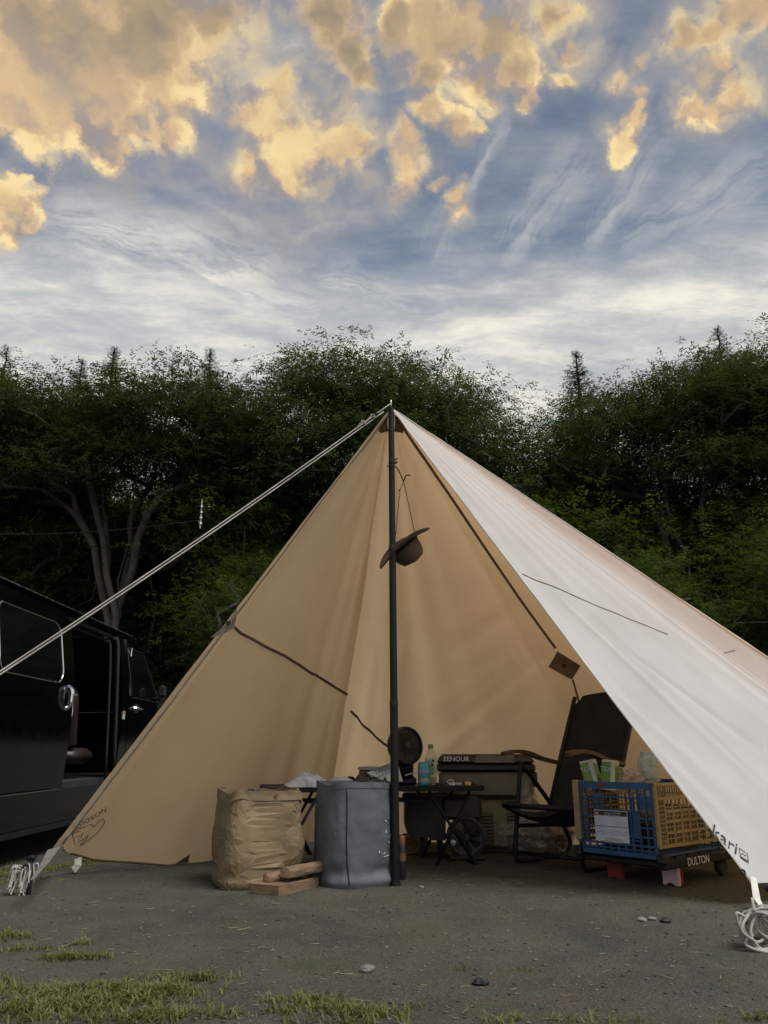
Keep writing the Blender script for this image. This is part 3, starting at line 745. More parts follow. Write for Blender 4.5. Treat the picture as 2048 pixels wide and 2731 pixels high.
RIGHT = Panel([R0, P(2080, 2352, 3.98), P(2300, 2340, 4.35), CB+Vector((0,.02,0))],
              folds=[(1990,2330,1850,2120,.006,.02),(2000,2340,2040,2200,.006,.02),(1990,2335,1700,1990,.005,.03),(1500,1600,2040,2110,.008,.035),(1700,1750,2040,2000,-.012,.04),(1750,2000,2040,2290,.008,.06),(1640,1850,2040,2200,.008,.06)],
              waves=right_waves, flip=1, sag=-.02)
def build_tarp():
    T = thing('tarp', 'large beige cotton tarp pitched over the camp from a black pole, white outside', 'tarp', (0.05, 5.2, 0))
    LEFT.mesh(90, 130).build('left_panel', M['tarp'], T, world=True, smooth=True)
    REAR.mesh(80, 130).build('rear_panel', M['tarp'], T, world=True, smooth=True)
    RIGHT.mesh(90, 220).build('right_panel', M['tarp'], T, world=True, smooth=True, label='white outer face of the tarp with long creases from the peak')
    def rb(panel, pxs, w, name='seam', m='seam', **k): return panel.ribbon(pxs, w, **k).build(name, M[m], T, world=True, smooth=True)
    rb(REAR, [(1057,1110),(1133,1224),(1198,1319),(1300,1471),(1383,1593),(1481,1728)], .018)
    rb(REAR, [(1527,1812),(1545,1880),(1570,1960),(1590,2050)], .014)
    rb(LEFT, [(625,1672),(720,1730),(830,1795),(926,1852)], .018)
    rb(REAR, [(935,1895),(965,1930),(1040,1992),(1100,2040)], .018)
    # hems
    rb(LEFT, [(1028,1110),(900,1277),(760,1466),(612,1662),(480,1838),(330,2034),(165,2250)], .016, 'hem', 'greypatch')
    rb(LEFT, [(186,2276),(249,2292),(337,2298),(447,2307),(553,2298)], .012, 'hem', 'seam')
    mb = MB(); e = [RIGHT.pt(u, .002) for u in np.linspace(.01, 1, 60)]; mb.tube(e, .0045, 6); mb.build('hem', M['webbing'], T, world=True, smooth=True)
    mb = MB(); e = [RIGHT.pt(u, 1.0) for u in np.linspace(.01, 1, 60)]; mb.tube(e, .004, 6); mb.build('ridge_seam', M['webbing'], T, world=True, smooth=True)
    rb(RIGHT, [(1392,1531),(1500,1575),(1600,1620),(1700,1660),(1780,1692)], .004, 'seam', 'patch', off=.002)
    rb(RIGHT, [(1905,1741),(1960,1734)], .004, 'seam', 'patch', off=.002)
    # patches and eyelets
    LEFT.decal([(631,1618),(626,1672),(560,1700),(612,1655)]).build('reinforcement_patch', M['greypatch'], T, world=True)
    REAR.decal([(1486,1736),(1548,1775),(1524,1812),(1462,1778)]).build('reinforcement_patch', M['patch'], T, world=True)
    LEFT.decal([(1035,1104),(1036,1150),(1012,1154),(1006,1140)]).build('reinforcement_patch', M['patch'], T, world=True)
    REAR.decal([(1050,1104),(1068,1118),(1075,1155),(1050,1150)]).build('reinforcement_patch', M['patch'], T, world=True)
    LEFT.decal([(506,2277),(500,2307),(462,2306)]).build('reinforcement_patch', M['patch'], T, world=True)
    LEFT.decal([(160,2232),(170,2266),(190,2274),(140,2262)], sub=3).build('reinforcement_patch', M['greypatch'], T, world=True)
    for pan, x, y in ((LEFT, 607, 1660), (RIGHT, 1979, 2327), (REAR, 1503, 1774)):
        u, t = pan.inv(x, y); n = pan.nrm(u, t); c = pan.pt(u, t)+n*.008
        R = frame((1, .1, 0), n); mb = MB(); ring = [c+R @ Vector((math.cos(a)*.011, math.sin(a)*.011, 0)) for a in np.linspace(0, 2*math.pi, 13)[:-1]]
        mb.tube(ring, .0035, 6, closed=True); mb.build('eyelet', M['blackmetal'], T, world=True, smooth=True)
    # corner straps down to the pegs
    mb = MB(); a, b = P(145, 2262, 4.62), G(86, 2346, .12); mb.ribbon([a, a.lerp(b, .5)+Vector((0,0,-.01)), b], [.07, .04, .018], Vector((.2,-1,.3))); mb.build('corner_strap', M['strap'], T, world=True)
    mb = MB(); a, b = R0+Vector((.004,-.02,.03)), P(2036, 2428, 3.66); mb.ribbon([a, a.lerp(b, .5)+Vector((-.01,0,-.02)), b], [.03,.035,.022], Vector((.1,-1,.2))); mb.build('corner_strap', M['webbing'], T, world=True)
    mb = MB(); a = P(208, 2288, 4.78); mb.ribbon([a, a+Vector((.012,-.02,-.035)), a+Vector((-.012,-.02,-.06))], .04, Vector((0,-1,.1))); mb.build('webbing_loop', M['webbing'], T, world=True)
    # printed marks
    def printed(pan, body, c, x1, size, m='print', name='printed_lettering', up=1):
        u, t = pan.inv(*c); p = pan.pt(u, t); q = pan.on(*x1, off=0); n = pan.nrm(u, t); x = (q-p); x = (x-n*x.dot(n)).normalized(); y = n.cross(x).normalized()
        vs, fs = text_mesh(body, size); mb = MB(); pts = []
        for v in vs:
            w = p+x*v.x+y*v.y; px = project(w); uu, tt = pan.inv(*px); pts.append(pan.pt(uu, tt)+pan.nrm(uu, tt)*.003)
        mb.add(pts, fs); mb.build(name, M[m], T, world=True)
    printed(RIGHT, 'kari', (1932, 2240), (1960, 2269), .098)
    printed(LEFT, 'NORDISK', (240, 2182), (197, 2205), .046)
    def inkline(pan, pxs, w): pan.ribbon(pxs, w, per=3, off=.003, th=.0008).build('printed_mark', M['print'], T, world=True)
    for pxs in ([(275,2182),(279,2192),(272,2206),(258,2222),(240,2236),(222,2250),(212,2256)], [(275,2182),(262,2190),(254,2200),(250,2204),(243,2198),(232,2200),(215,2208),(200,2214),(192,2222)],
                [(192,2222),(196,2240),(200,2252)],[(200,2232),(214,2228),(222,2218),(216,2230),(206,2242)],[(206,2246),(222,2238),(236,2226),(230,2238),(214,2250),(222,2252)],[(192,2222),(202,2218),(214,2216)]):
        inkline(LEFT, pxs, .0035)
    RIGHT.decal([(1971,2282),(1993,2296),(1995,2302),(1974,2288)], sub=2).build('printed_mark', M['print'], T, world=True)
    for pxs in ([(1970,2262),(1992,2278),(1995,2302),(1974,2288),(1970,2262)], [(1976,2279),(1980,2276),(1984,2282),(1989,2282)]): inkline(RIGHT, pxs, .003)
build_tarp()

# ------------------------------------------------------------------ pole, ropes, pegs
def build_pole():
    b = G(1055, 2364); b.y += .01; t = APEX + Vector((0,0,-.01))
    T = thing('tarp_pole', 'tall black metal pole holding up the peak of the tarp', 'pole', b)
    d = (t-b).normalized(); L = (t-b).length
    for f0, f1, r in ((0, .34, .0225), (.34, .67, .0205), (.67, 1.0, .0185)):
        mb = MB(); mb.tube([b+d*L*(f0-.0), b+d*L*f1], r, 20); mb.build('pole_section', M['blackmetal'], T, world=True, smooth=40)
        if f1 < 1: mb = MB(); mb.tube([b+d*(L*f1-.012), b+d*(L*f1+.012)], r+.0012, 20); mb.build('collar', M['black'], T, world=True, smooth=40)
    mb = MB(); mb.tube([t, t+d*.05, t+d*.062], [.0045, .0045, .002], 8); mb.build('tip_pin', M['steel'], T, world=True, smooth=True)
    mb = MB(); mb.tube([b+Vector((0,0,-.002)), b+d*.02], .0255, 20); mb.build('rubber_foot', M['black'], T, world=True, smooth=40)
build_pole()
def build_guy():
    a = APEX+Vector((-.005,-.01,.012)); p = P(0, 1765, 3.0); d = (p-a); e = a + d*((a.z-.0)/(a.z-p.z))
    T = thing('guy_rope', 'taut double white guy rope running down to the ground across the van', 'rope', (e.x, e.y, 0))
    side = d.normalized().cross(Vector((0,0,1))).normalized(); up = side.cross(d.normalized())
    def line(off0, off1, f0=0, f1=1, r=.0034):
        return catmull([a.lerp(e, f)+up*(off0*(1-f)+off1*f) + Vector((0,0,-.05*math.sin(math.pi*f))) for f in np.linspace(f0, f1, 8)], 5), r
    for o0, o1, f0 in ((.005,.004,0),(-.011,-.003,.02)):
        pts, r = line(o0, o1, f0); mb = MB(); mb.tube(pts, r, 7); mb.build('strand', M['rope'], T, world=True, smooth=True)
    for f in (.045, .068): 
        c = a.lerp(e, f); mb = MB(); kn = [c+Vector((math.sin(t*2.0)*.012, math.cos(t*3)*.008, math.cos(t*2+.5)*.010)) for t in np.linspace(0, 6.28, 26)[:-1]]
        mb.tube(kn, .0042, 6, closed=True); mb.tube([c, c+Vector((-.02,-.01,-.012)), c+Vector((-.035,-.01,-.03))], .003, 6); mb.build('knot', M['rope'], T, world=True, smooth=True)
    c = a.lerp(e, .040); mb = MB(); mb.tube([c+Vector((-.012,0,.0)), c+Vector((.02,0,.012))], .006, 8); mb.build('line_tightener', M['black'], T, world=True, smooth=True)
    mb = MB(); g = G(0,2300); g = Vector((e.x, e.y, 0)); mb.tube([g+Vector((-.03,-.02,-.1)), g+Vector((0,0,.02)), g+Vector((.01,.0,.045)), g+Vector((.03,.02,.04))], .006, 8); mb.build('end_peg', M['blackmetal'], T, world=True, smooth=True)
build_guy()
def build_pegs():
    b = G(76, 2388); T = thing('tent_peg', 'black hammered peg in the ground at the left corner of the tarp', 'peg', b)
    mb = MB(); mb.tube([b+Vector((.004,0,-.05)), b+Vector((0,0,.0)), b+Vector((-.01,.01,.155))], [.009,.010,.009], 10); mb.build('shaft', M['blackmetal'], T, world=True, smooth=True)
    mb = MB(); mb.tube([b+Vector((-.032,.01,.160)), b+Vector((-.01,.01,.168)), b+Vector((.006,.01,.160))], .012, 10); mb.build('head', M['blackmetal'], T, world=True, smooth=True)
    mb = MB(); c = b+Vector((-.025,-.012,.115)); mb.tube([c+Vector((math.cos(t)*.016, 0, math.sin(t)*.022)) for t in np.linspace(0, 6.28, 13)[:-1]], .005, 6, closed=True); mb.build('hook_ring', M['blackmetal'], T, world=True, smooth=True)
    # hank of rope hanging from the peg like a mop
    T = MB(); rr = random.Random(3); top = b+Vector((-.035,.025,.095))
    for i in range(46):
        a = rr.uniform(-1, 1); sp = .062*a-.015; dn = rr.uniform(.65, 1.0)
        e = Vector((top.x+sp+rr.uniform(-.012,.012), top.y-.02+rr.uniform(-.05,.02), max(.008, .105*(1-dn)+.12*abs(a)**2.2*.5)))
        m = (top+e)/2 + Vector((sp*.35, -.01, .035+.02*abs(a)))
        e2 = e+Vector((rr.uniform(-.012,.012)+.004*a, rr.uniform(-.012,.012), -.008)); e2.z = max(.006, e2.z); m += Vector((rr.uniform(-.012,.012), rr.uniform(-.02,.02), rr.uniform(-.015,.015)))
        T.tube(catmull([top+Vector((rr.uniform(-.012,.012), 0, rr.uniform(-.01,.01))), m, e, e2], 5), .0036, 6)
    for k in range(3): T.tube([top+Vector((math.cos(t)*.022, math.sin(t)*.02, .004+k*.009)) for t in np.linspace(0, 6.28, 13)[:-1]], .0046, 6, closed=True)
    solo(T, 'rope_hank', M['rope'], 'hank of white rope hanging like a mop head from the left peg', 'rope', (top.x, top.y, 0), smooth=True)
    # right peg and coil
    g = G(2062, 2425); T = thing('tent_peg', 'black peg head beside the coiled rope at the right edge', 'peg', g)
    mb = MB(); mb.tube([g+Vector((0,0,-.05)), g+Vector((.0,0,.07))], .011, 10); mb.build('shaft', M['blackmetal'], T, world=True, smooth=True)
    mb = MB(); mb.box(g+Vector((.0,0,.085)), (.055,.04,.03), bev=.01); mb.build('head', M['blackmetal'], T, world=True)
    mb = MB(); c = G(2052, 2545); c.y += .10; cz = .105; c = Vector((c.x+.015, c.y-.03, .075)); rr = random.Random(8)
    for i in range(12):
        R = Euler((math.pi/2+rr.uniform(-.55,.45), rr.uniform(-.5,.5), rr.uniform(-.7,.7))).to_matrix(); ra, rb_ = rr.uniform(.04,.078), rr.uniform(.038,.07); ph = rr.uniform(0,6.28)
        off = Vector((rr.uniform(-.035,.03), rr.uniform(-.03,.03), rr.uniform(-.02,.015)))
        pts = []
        for t in np.linspace(0, 2*math.pi*1.02, 26)[:-1]:
            q = c+off+R @ Vector((math.cos(t+ph)*ra*(1+.12*math.sin(3*t+i)), math.sin(t+ph)*rb_*(1+.1*math.cos(2*t+i)), .012*math.sin(2*t+ph))); q.z = max(.006, q.z); pts.append(q)
        mb.tube(pts, .0052, 7, closed=True)
    for L_ in ([(-.06,-.02,.03),(-.095,-.03,.045),(-.09,-.03,.005),(-.075,-.04,-.03),(-.06,-.04,-.065),(.02,-.05,-.070),(.08,-.05,-.068)], [(-.03,-.03,.05),(-.02,.0,.085),(.0,.03,.07)], [(-.05,-.04,-.02),(-.085,-.05,-.05),(-.03,-.06,-.069),(.03,-.06,-.07)]):
        mb.tube(catmull([c+Vector(q_) for q_ in L_], 6), .0052, 7)
    solo(mb, 'rope_coil', M['rope'], 'tangled coil of off white rope at the right corner of the tarp', 'rope', (c.x, c.y, 0), smooth=True)
build_pegs()

# ------------------------------------------------------------------ hat on its hook
def build_hat():
    Y = 4.38; k = 5.0
    T = MB(); w = P(1048, 1225, Y); 
    ring = [w+Vector((math.cos(t)*.026, math.sin(t)*.026, .010*math.sin(t+.6)-t*.004)) for t in np.linspace(0, 9.0, 30)]
    T.tube(ring, .0038, 6)
    T.tube(catmull([ring[-1], P(1033,1243,Y-.02), P(1042,1243,Y-.03), P(1058,1247,Y-.03), P(1070,1270,Y), P(1076,1282,Y), P(1083,1268,Y), P(1095,1268,Y)], 6), .0042, 6)
    solo(T, 'pole_hook', M['blackmetal'], 'black wire hook clipped round the upper part of the pole', 'hook', w, smooth=True)
    c = P(1072, 1452, Y+.12); n = Vector((.60, .22, -.72)).normalized(); R = frame((.75, .05, .64), n); s = 1.06
    T = thing('felt_hat', 'brown wide brimmed hat hanging tilted from the hook on the pole', 'hat', c)
    def brim(v, t):
        v = v.copy(); r = math.hypot(v.x, v.y); v.z += .028*((r/.18)**2)*math.cos(2*t) *.9; v.x *= 1.0; v.y *= .88; return v*s
    mb = MB(); mb.lathe([(.085,.0),(.12,.002),(.155,.003),(.182,.0),(.184,.003),(.182,.007),(.155,.009),(.12,.008),(.085,.008)], c, 40, R, fn=brim)
    mb.build('brim', M['hat'], T, world=True, smooth=True)
    def crown(v, t):
        v = v.copy(); v.y *= .9; v.z *= 1; 
        if v.z > .09: v.z -= .02*gs(v.y, 0, .03)
        return v*s
    mb = MB(); mb.lathe([(.098,.002),(.095,.02),(.090,.045),(.087,.07),(.082,.095),(.070,.115),(.045,.125),(.0,.127)], c, 36, R, fn=crown); mb.build('crown', M['hat'], T, world=True, smooth=True)
    mb = MB(); mb.lathe([(.0985,.004),(.0975,.022)], c, 36, R, fn=crown); mb.build('hat_band', M['blacksoft'], T, world=True, smooth=True)
    top = P(1076, 1283, Y); mb = MB(); e1 = P(1103, 1408, Y+.06); e2 = P(1055, 1428, Y+.04)
    mb.tube(catmull([top, top.lerp(e1,.5)+Vector((.0,0,0)), e1, e1+Vector((.006,0,-.03))], 4), .0022, 5)
    kn = P(1067, 1307, Y); mb.tube(catmull([top, kn, P(1066,1316,Y), P(1061,1360,Y+.02), e2], 5), .0022, 5)
    mb.lathe([(.0,-.006),(.007,0),(.0,.006)], kn+Vector((-.006,0,0)), 8)
    mb.build('chin_cord', M['blacksoft'], T, world=True, smooth=True)
build_hat()
# ------------------------------------------------------------------ van
def build_van():
    X0 = -2.5; T = thing('van', 'black van with its sliding side door open and chrome door handles', 'van', (X0-.85, 6.8, -.08))
    ZR = 1.80
    def side(z):                       # outward offset of the flank at height z
        if z < .5: return -.02*((.5-z)/.4)**2
        if z < 1.18: return .012*math.sin((z-.5)/.68*math.pi)
        return -.13*((z-1.18)/.62)**1.5
    def nose(y): return -.0 if y < 8.6 else -.35*((y-8.6)/.9)**2
    def S(y, z, o=0.0): return Vector((X0+side(z)+nose(y)+o, y, z))
    def panel(name, y0, y1, z0, z1, th=.035, m='vanpaint', ny=14, nz=14, o=0.0, hole=None, par=T):
        mb = MB(); ys = np.linspace(y0, y1, ny+1); zs = np.linspace(z0, z1, nz+1); W_ = ny+1
        mb.v = [tuple(S(y, z, o)) for z in zs for y in ys] + [tuple(S(y, z, o-th)) for z in zs for y in ys]; B = W_*(nz+1)
        keep = {(i, j) for i in range(ny) for j in range(nz) if not (hole and hole((ys[i]+ys[i+1])/2, (zs[j]+zs[j+1])/2))}
        for i, j in keep:
            a = j*W_+i; mb.f.append((a, a+1, a+W_+1, a+W_)); mb.f.append((B+a+W_, B+a+W_+1, B+a+1, B+a))
            if (i-1, j) not in keep: mb.f.append((a, a+W_, B+a+W_, B+a))
            if (i+1, j) not in keep: mb.f.append((a+1, B+a+1, B+a+W_+1, a+W_+1))
            if (i, j-1) not in keep: mb.f.append((a, B+a, B+a+1, a+1))
            if (i, j+1) not in keep: mb.f.append((a+W_, a+W_+1, B+a+W_+1, B+a+W_))
        mb.mi = [0]*len(mb.f)
        return mb.build(name, M[m], par, world=True, smooth=35)
    arch = lambda y, z: (y-4.88)**2+(z-.24)**2 < .37**2
    panel('rear_quarter', 4.0, 4.95, .10, ZR, ny=38, nz=60, hole=arch)
    door = panel('sliding_door', 4.955, 6.27, .40, 1.74, o=.028, ny=40, nz=40)
    panel('sill', 4.96, 9.2, .10, .385, ny=80, nz=14, hole=arch)
    # mouldings on sill and door
    mb = MB(); mb.tube([S(y, .39, .034) for y in np.linspace(5.0, 6.26, 12)], .007, 6); mb.build('trim_strip', M['chrome'], door, world=True, smooth=True)
    mb = MB(); mb.ribbon([S(y, .12, .005) for y in np.linspace(5.24, 9.0, 12)], .035, Vector((1,0,0)), .02); mb.build('side_skirt', M['black'], T, world=True)
    panel('roof_rail', 4.0, 8.15, 1.745, ZR, o=.006, ny=30, nz=3)
    panel('door_pillar', 7.55, 7.74, .385, 1.745, ny=4, nz=24)
    fd = panel('front_door', 7.755, 9.0, .385, 1.20, ny=24, nz=20)
    panel('front_corner', 9.005, 9.4, .385, 1.15, ny=8, nz=14)
    # rounded windows
    def window(name, y0, y1, z0, z1, rad, par, o, slant=0.0, trim='chrome', y0cut=False):
        cs = []
        for cy, cz, a0 in ((y1-rad, z1-rad, 0), (y0+rad, z1-rad, 90), (y0+rad, z0+rad, 180), (y1-rad, z0+rad, 270)):
            for k in range(7):
                a = math.radians(a0+15*k); cs.append((cy+rad*math.cos(a)-slant*(cz-z0)/(z1-z0)*(a0 in (0,)) , cz+rad*math.sin(a)))
        mb = MB(); n = len(cs); cy = sum(c[0] for c in cs)/n; cz = sum(c[1] for c in cs)/n
        rings = [1.0, .75, .5, .25]; vs = []
        for r in rings: vs += [S(cy+(a-cy)*r, cz+(b-cz)*r, o) for a, b in cs]
        vs.append(S(cy, cz, o)); fs = []
        for k in range(3): fs += [(k*n+i, k*n+(i+1) % n, (k+1)*n+(i+1) % n, (k+1)*n+i) for i in range(n)]
        fs += [(3*n+i, 3*n+(i+1) % n, 4*n) for i in range(n)]
        mb.add(vs, [f[::-1] for f in fs]); mb.f = [f[::-1] for f in mb.f]
        g = mb.build(name, M['vanglass'], par, world=True, smooth=True)
        mb = MB(); mb.tube([S(a, b, o) for a, b in cs], .0065, 6, closed=True); mb.build('window_trim', M[trim], par, world=True, smooth=True)
        return g
    window('window', 5.0, 6.03, 1.16, 1.62, .10, door, .034)
    window('window', 4.15, 4.9, 1.16, 1.62, .10, T, .006)
    window('window', 7.80, 8.75, 1.17, 1.66, .05, T, .004, slant=.42, trim='black')
    # A pillar and front door frame
    mb = MB(); mb.tube([S(7.77, 1.18, -.01), S(7.77, 1.72, -.01), S(8.15, 1.74, -.01), S(8.98, 1.19, -.01)], [.022,.024,.024,.028], 8); mb.build('door_frame', M['vanpaint'], T, world=True, smooth=40)
    panel('quarter_glass', 7.76, 8.2, 1.19, 1.74, o=-.02, m='vanglass', th=.01, ny=4, nz=8)
    def handle(y, z, w, h, par, o, name='door_handle'):
        t = MB(); c = S(y, z, o); t.lathe([(.0,-.01),(.5,-.008),(.5,.0),(.42,.006),(.3,-.002),(0,-.004)], (0,0,0), 20)
        t.v = [(c.x+v[2]*1.0, c.y+v[0]*w*1.05, c.z+v[1]*h) for v in t.v]; t.f = [tuple(reversed(f)) for f in t.f]
        t.mi = [1]*len(t.f); b = t
        if h > w: b.tube(catmull([c+Vector((.0,0,-h*.45)), c+Vector((.035,0,-h*.3)), c+Vector((.04,0,0)), c+Vector((.035,0,h*.3)), c+Vector((0,0,h*.45))], 4), .016, 8)
        else: b.tube(catmull([c+Vector((.0,-w*.45,0)), c+Vector((.035,-w*.3,0)), c+Vector((.04,0,0)), c+Vector((.035,w*.3,0)), c+Vector((0,w*.45,0))], 4), .014, 8)
        b.build(name, [M['chrome'], M['bezel']], par, world=True, smooth=40)
    handle(6.13, 1.06, .12, .19, door, .03)
    handle(7.98, 1.07, .20, .09, fd, .004)
    mb = MB(); mb.box(S(7.90, 1.62, .012), (.012,.035,.09), bev=.005); mb.build('chrome_badge', M['chrome'], T, world=True)
    mb = MB(); c = S(8.55, 1.28, .10); mb.box(c, (.09,.05,.13), bev=.02); mb.tube([S(8.6,1.2,0), c+Vector((0,0,-.08))], .02, 8); mb.build('wing_mirror', M['black'], T, world=True, smooth=40)
    # roof, far side, rear, floor, interior
    def rf(a, b):
        y = 4.0+4.2*a; x = X0-.10-1.5*b; z = ZR-.012 + .11*math.sin(math.pi*b)**.5 - .03*(2*a-1)**4
        return Vector((x, y, z))
    mb = MB(); mb.grid(rf, 24, 24); mb.grid(lambda a, b: rf(a, b)+Vector((0,0,-.03)), 24, 24); mb.build('roof', M['vanpaint'], T, world=True, smooth=True)
    mb = MB(); mb.tube([S(y, ZR, .004)+Vector((-.02,0,.004)) for y in np.linspace(4.0, 8.1, 24)], .013, 8); mb.build('roof_gutter', M['gutter'], T, world=True, smooth=True)  # black gutter in bright metal, its sky highlight put into the colour
    mb = MB(); mb.prism([(X0-.12,8.14,1.79),(X0-.40,9.25,1.12),(X0-1.35,9.25,1.12),(X0-1.6,8.14,1.79)], (0,.02,.01)); mb.build('windscreen', M['vanglass'], T, world=True)
    mb = MB(); mb.box((X0-.87, 9.32, .64), (1.3,.16,1.0), bev=.06); mb.build('front_end', M['vanpaint'], T, world=True, smooth=40)
    mb = MB(); mb.box((X0-1.72, 6.6, .95), (.04,5.2,1.66)); mb.build('far_side', M['vaninterior'], T, world=True)
    mb = MB(); mb.box((X0-.87, 4.0, .95), (1.66,.04,1.66)); mb.build('tailgate', M['vanpaint'], T, world=True)
    mb = MB(); mb.box((X0-.9, 6.6, .40), (1.58,5.1,.05)); mb.build('floor_pan', M['vaninterior'], T, world=True)
    mb = MB(); mb.box((X0-.20, 6.88, .30), (.30,1.25,.03)); mb.build('step', M['black'], T, world=True)
    mb = MB(); mb.box((X0-.9, 6.0, 1.05), (1.55,.03,1.25)); mb.box((X0-.9,6.7,1.74),(1.5,1.6,.03)); mb.build('inner_lining', M['vaninterior'], T, world=True)
    # inner door frame of the opening
    mb = MB(); mb.tube(catmull([S(6.30,.42,-.02), S(6.30,1.60,-.02), S(6.34,1.70,-.03), S(6.5,1.72,-.035), S(7.35,1.72,-.035), S(7.50,1.70,-.03), S(7.55,1.58,-.02), S(7.56,.42,-.01)], 4), .022, 8)
    mb.tube(catmull([S(7.45,.42,-.05), S(7.44,1.55,-.06), S(7.38,1.66,-.07), S(7.2,1.68,-.08), S(6.4,1.68,-.08)], 4), .014, 8)
    mb.build('opening_seal', M['black'], T, world=True, smooth=True)
    mb = MB(); mb.box(S(7.60, .99, .004), (.006,.055,.075)); mb.build('warning_label', M['whitepaper'], T, world=True)
    mb = MB(); mb.box(S(7.60, 1.015, .008), (.003,.05,.018)); mb.build('warning_label', M['orange'], T, world=True)
    # seat
    s = MB(); s.box((X0-.50, 7.35, .62), (.55,.5,.14), bev=.05); st = s.build('seat', M['vanseat'], T, world=True, smooth=50)
    s = MB(); s.box((X0-.50, 7.12, .93), (.52,.14,.55), R=Euler((.16,0,0)).to_matrix(), bev=.06); s.build('seat_back', M['vanseat'], st, world=True, smooth=50)
    s = MB(); s.box((X0-.50, 7.05, 1.25), (.28,.1,.17), bev=.045); s.build('head_rest', M['vanseat'], st, world=True, smooth=50)
    s = MB(); s.tube(catmull([(X0-.1,6.42,1.18),(X0-.1,6.55,1.12),(X0-.1,6.62,.98),(X0-.1,6.55,.84),(X0-.1,6.4,.80)],5), .006, 6); s.build('seat_belt', M['webbing'], T, world=True, smooth=True)
    s = MB(); s.lathe([(.02,0),(.03,.01),(.028,.08),(.015,.1)], (X0-.22,6.75,1.12), 14); s.build('cup', M['gutter'], T, world=True, smooth=40)
    # wheels
    for wy in (4.88, 8.75):
        c = Vector((X0-.14, wy, .24)); R = Euler((0, math.pi/2, 0)).to_matrix()
        w = MB(); w.lathe([(.20,-.10),(.29,-.105),(.325,-.08),(.33,-.04),(.33,.04),(.325,.08),(.29,.105),(.20,.10)], c, 40, R); ty = w.build('tyre', M['tyre'], T, world=True, smooth=50)
        for k in range(40):
            a = 2*math.pi*k/40
        w = MB()
        for k in range(44):
            a = 2*math.pi*k/44; w.box(c+Vector((.05*(-1)**k, math.sin(a)*.331, math.cos(a)*.331)), (.085,.028,.014), R=Euler((-a,0,0)).to_matrix())
        w.build('tread', M['tyre'], ty, world=True)
        w = MB(); w.lathe([(.0,.04),(.06,.05),(.07,.07),(.17,.055),(.20,.09),(.205,.10),(.205,.06)], c, 30, R); w.build('rim', M['blackmetal'], T, world=True, smooth=40)
        if wy < 6:
            for i, ch in enumerate('NANKO'):
                a = math.radians(97-i*11); rr_ = .265; q = c+Vector((.107, math.sin(a)*rr_, math.cos(a)*rr_))
                rd = Vector((0, math.sin(a), math.cos(a))); tn = Vector((0, math.cos(a), -math.sin(a)))
                lettering(ch, .06, q, tn, rd, M['whiteprint'], ty, name='tyre_lettering')
    s = MB(); s.box((X0-.9,6.8,.30), (1.4,3.2,.14)); s.build('underbody', M['vaninterior'], T, world=True)
build_van()
# ------------------------------------------------------------------ bags
def vcrease(p, f):
    p = Vector(p)*f; p = p + Vector((mn.noise(p*.9), mn.noise(p*.9+Vector((5,2,1))), mn.noise(p*.9+Vector((1,8,3)))))*.5
    d = mn.voronoi(p)[0]; return (d[1]-d[0])
def crumple(p, f, o=4): return 1-2*abs(mn.noise(Vector(p)*f)) + .5*(1-2*abs(mn.noise(Vector(p)*f*2.1+Vector((3,1,7))))) 
def bag(c, hx, hy, H, rz, sq, amp, freq, lean=(0,0), bulge=.05, n=120, nz=90, wave=.008, seed=0, slump=0, crease=False):
    R = Rz(rz); c = Vector(c)
    def prof(a, z, inset=0.0):
        ca, sa = math.cos(a), math.sin(a); e = 2/sq
        x = math.copysign(abs(ca)**e, ca); y = math.copysign(abs(sa)**e, sa); f = z/H
        k = 1 + bulge*math.sin(min(1, f*1.05)*math.pi) 
        p = Vector(((hx-inset)*x*k + lean[0]*f, (hy-inset)*y*k + lean[1]*f, z))
        q = Vector((x*hx*3+seed, y*hy*3, z*2.2)); nrm = Vector((x, y, 0)).normalized()
        edge = min(1, f/.08)
        d = (amp*(1.6*min(.5, vcrease(q, freq))+.55*min(.5, vcrease(q*2.3, freq))-.5)*(.55+.45*edge) if crease else amp*(crumple(q, freq)-.4)*(.55+.45*edge)) + amp*.12*fbm(q*7, 3)
        d += -slump*math.exp(-((f-.16)/.06)**2)*(.5+.5*math.sin(a*5+1)) + slump*.8*math.exp(-((f-.06)/.05)**2)
        p += nrm*d; p.z += (wave*math.sin(a*3+.7)+wave*.6*math.sin(a*5))*f + amp*.3*fbm((a*2, f*5, seed), 2)*f
        return c + R @ p
    return prof
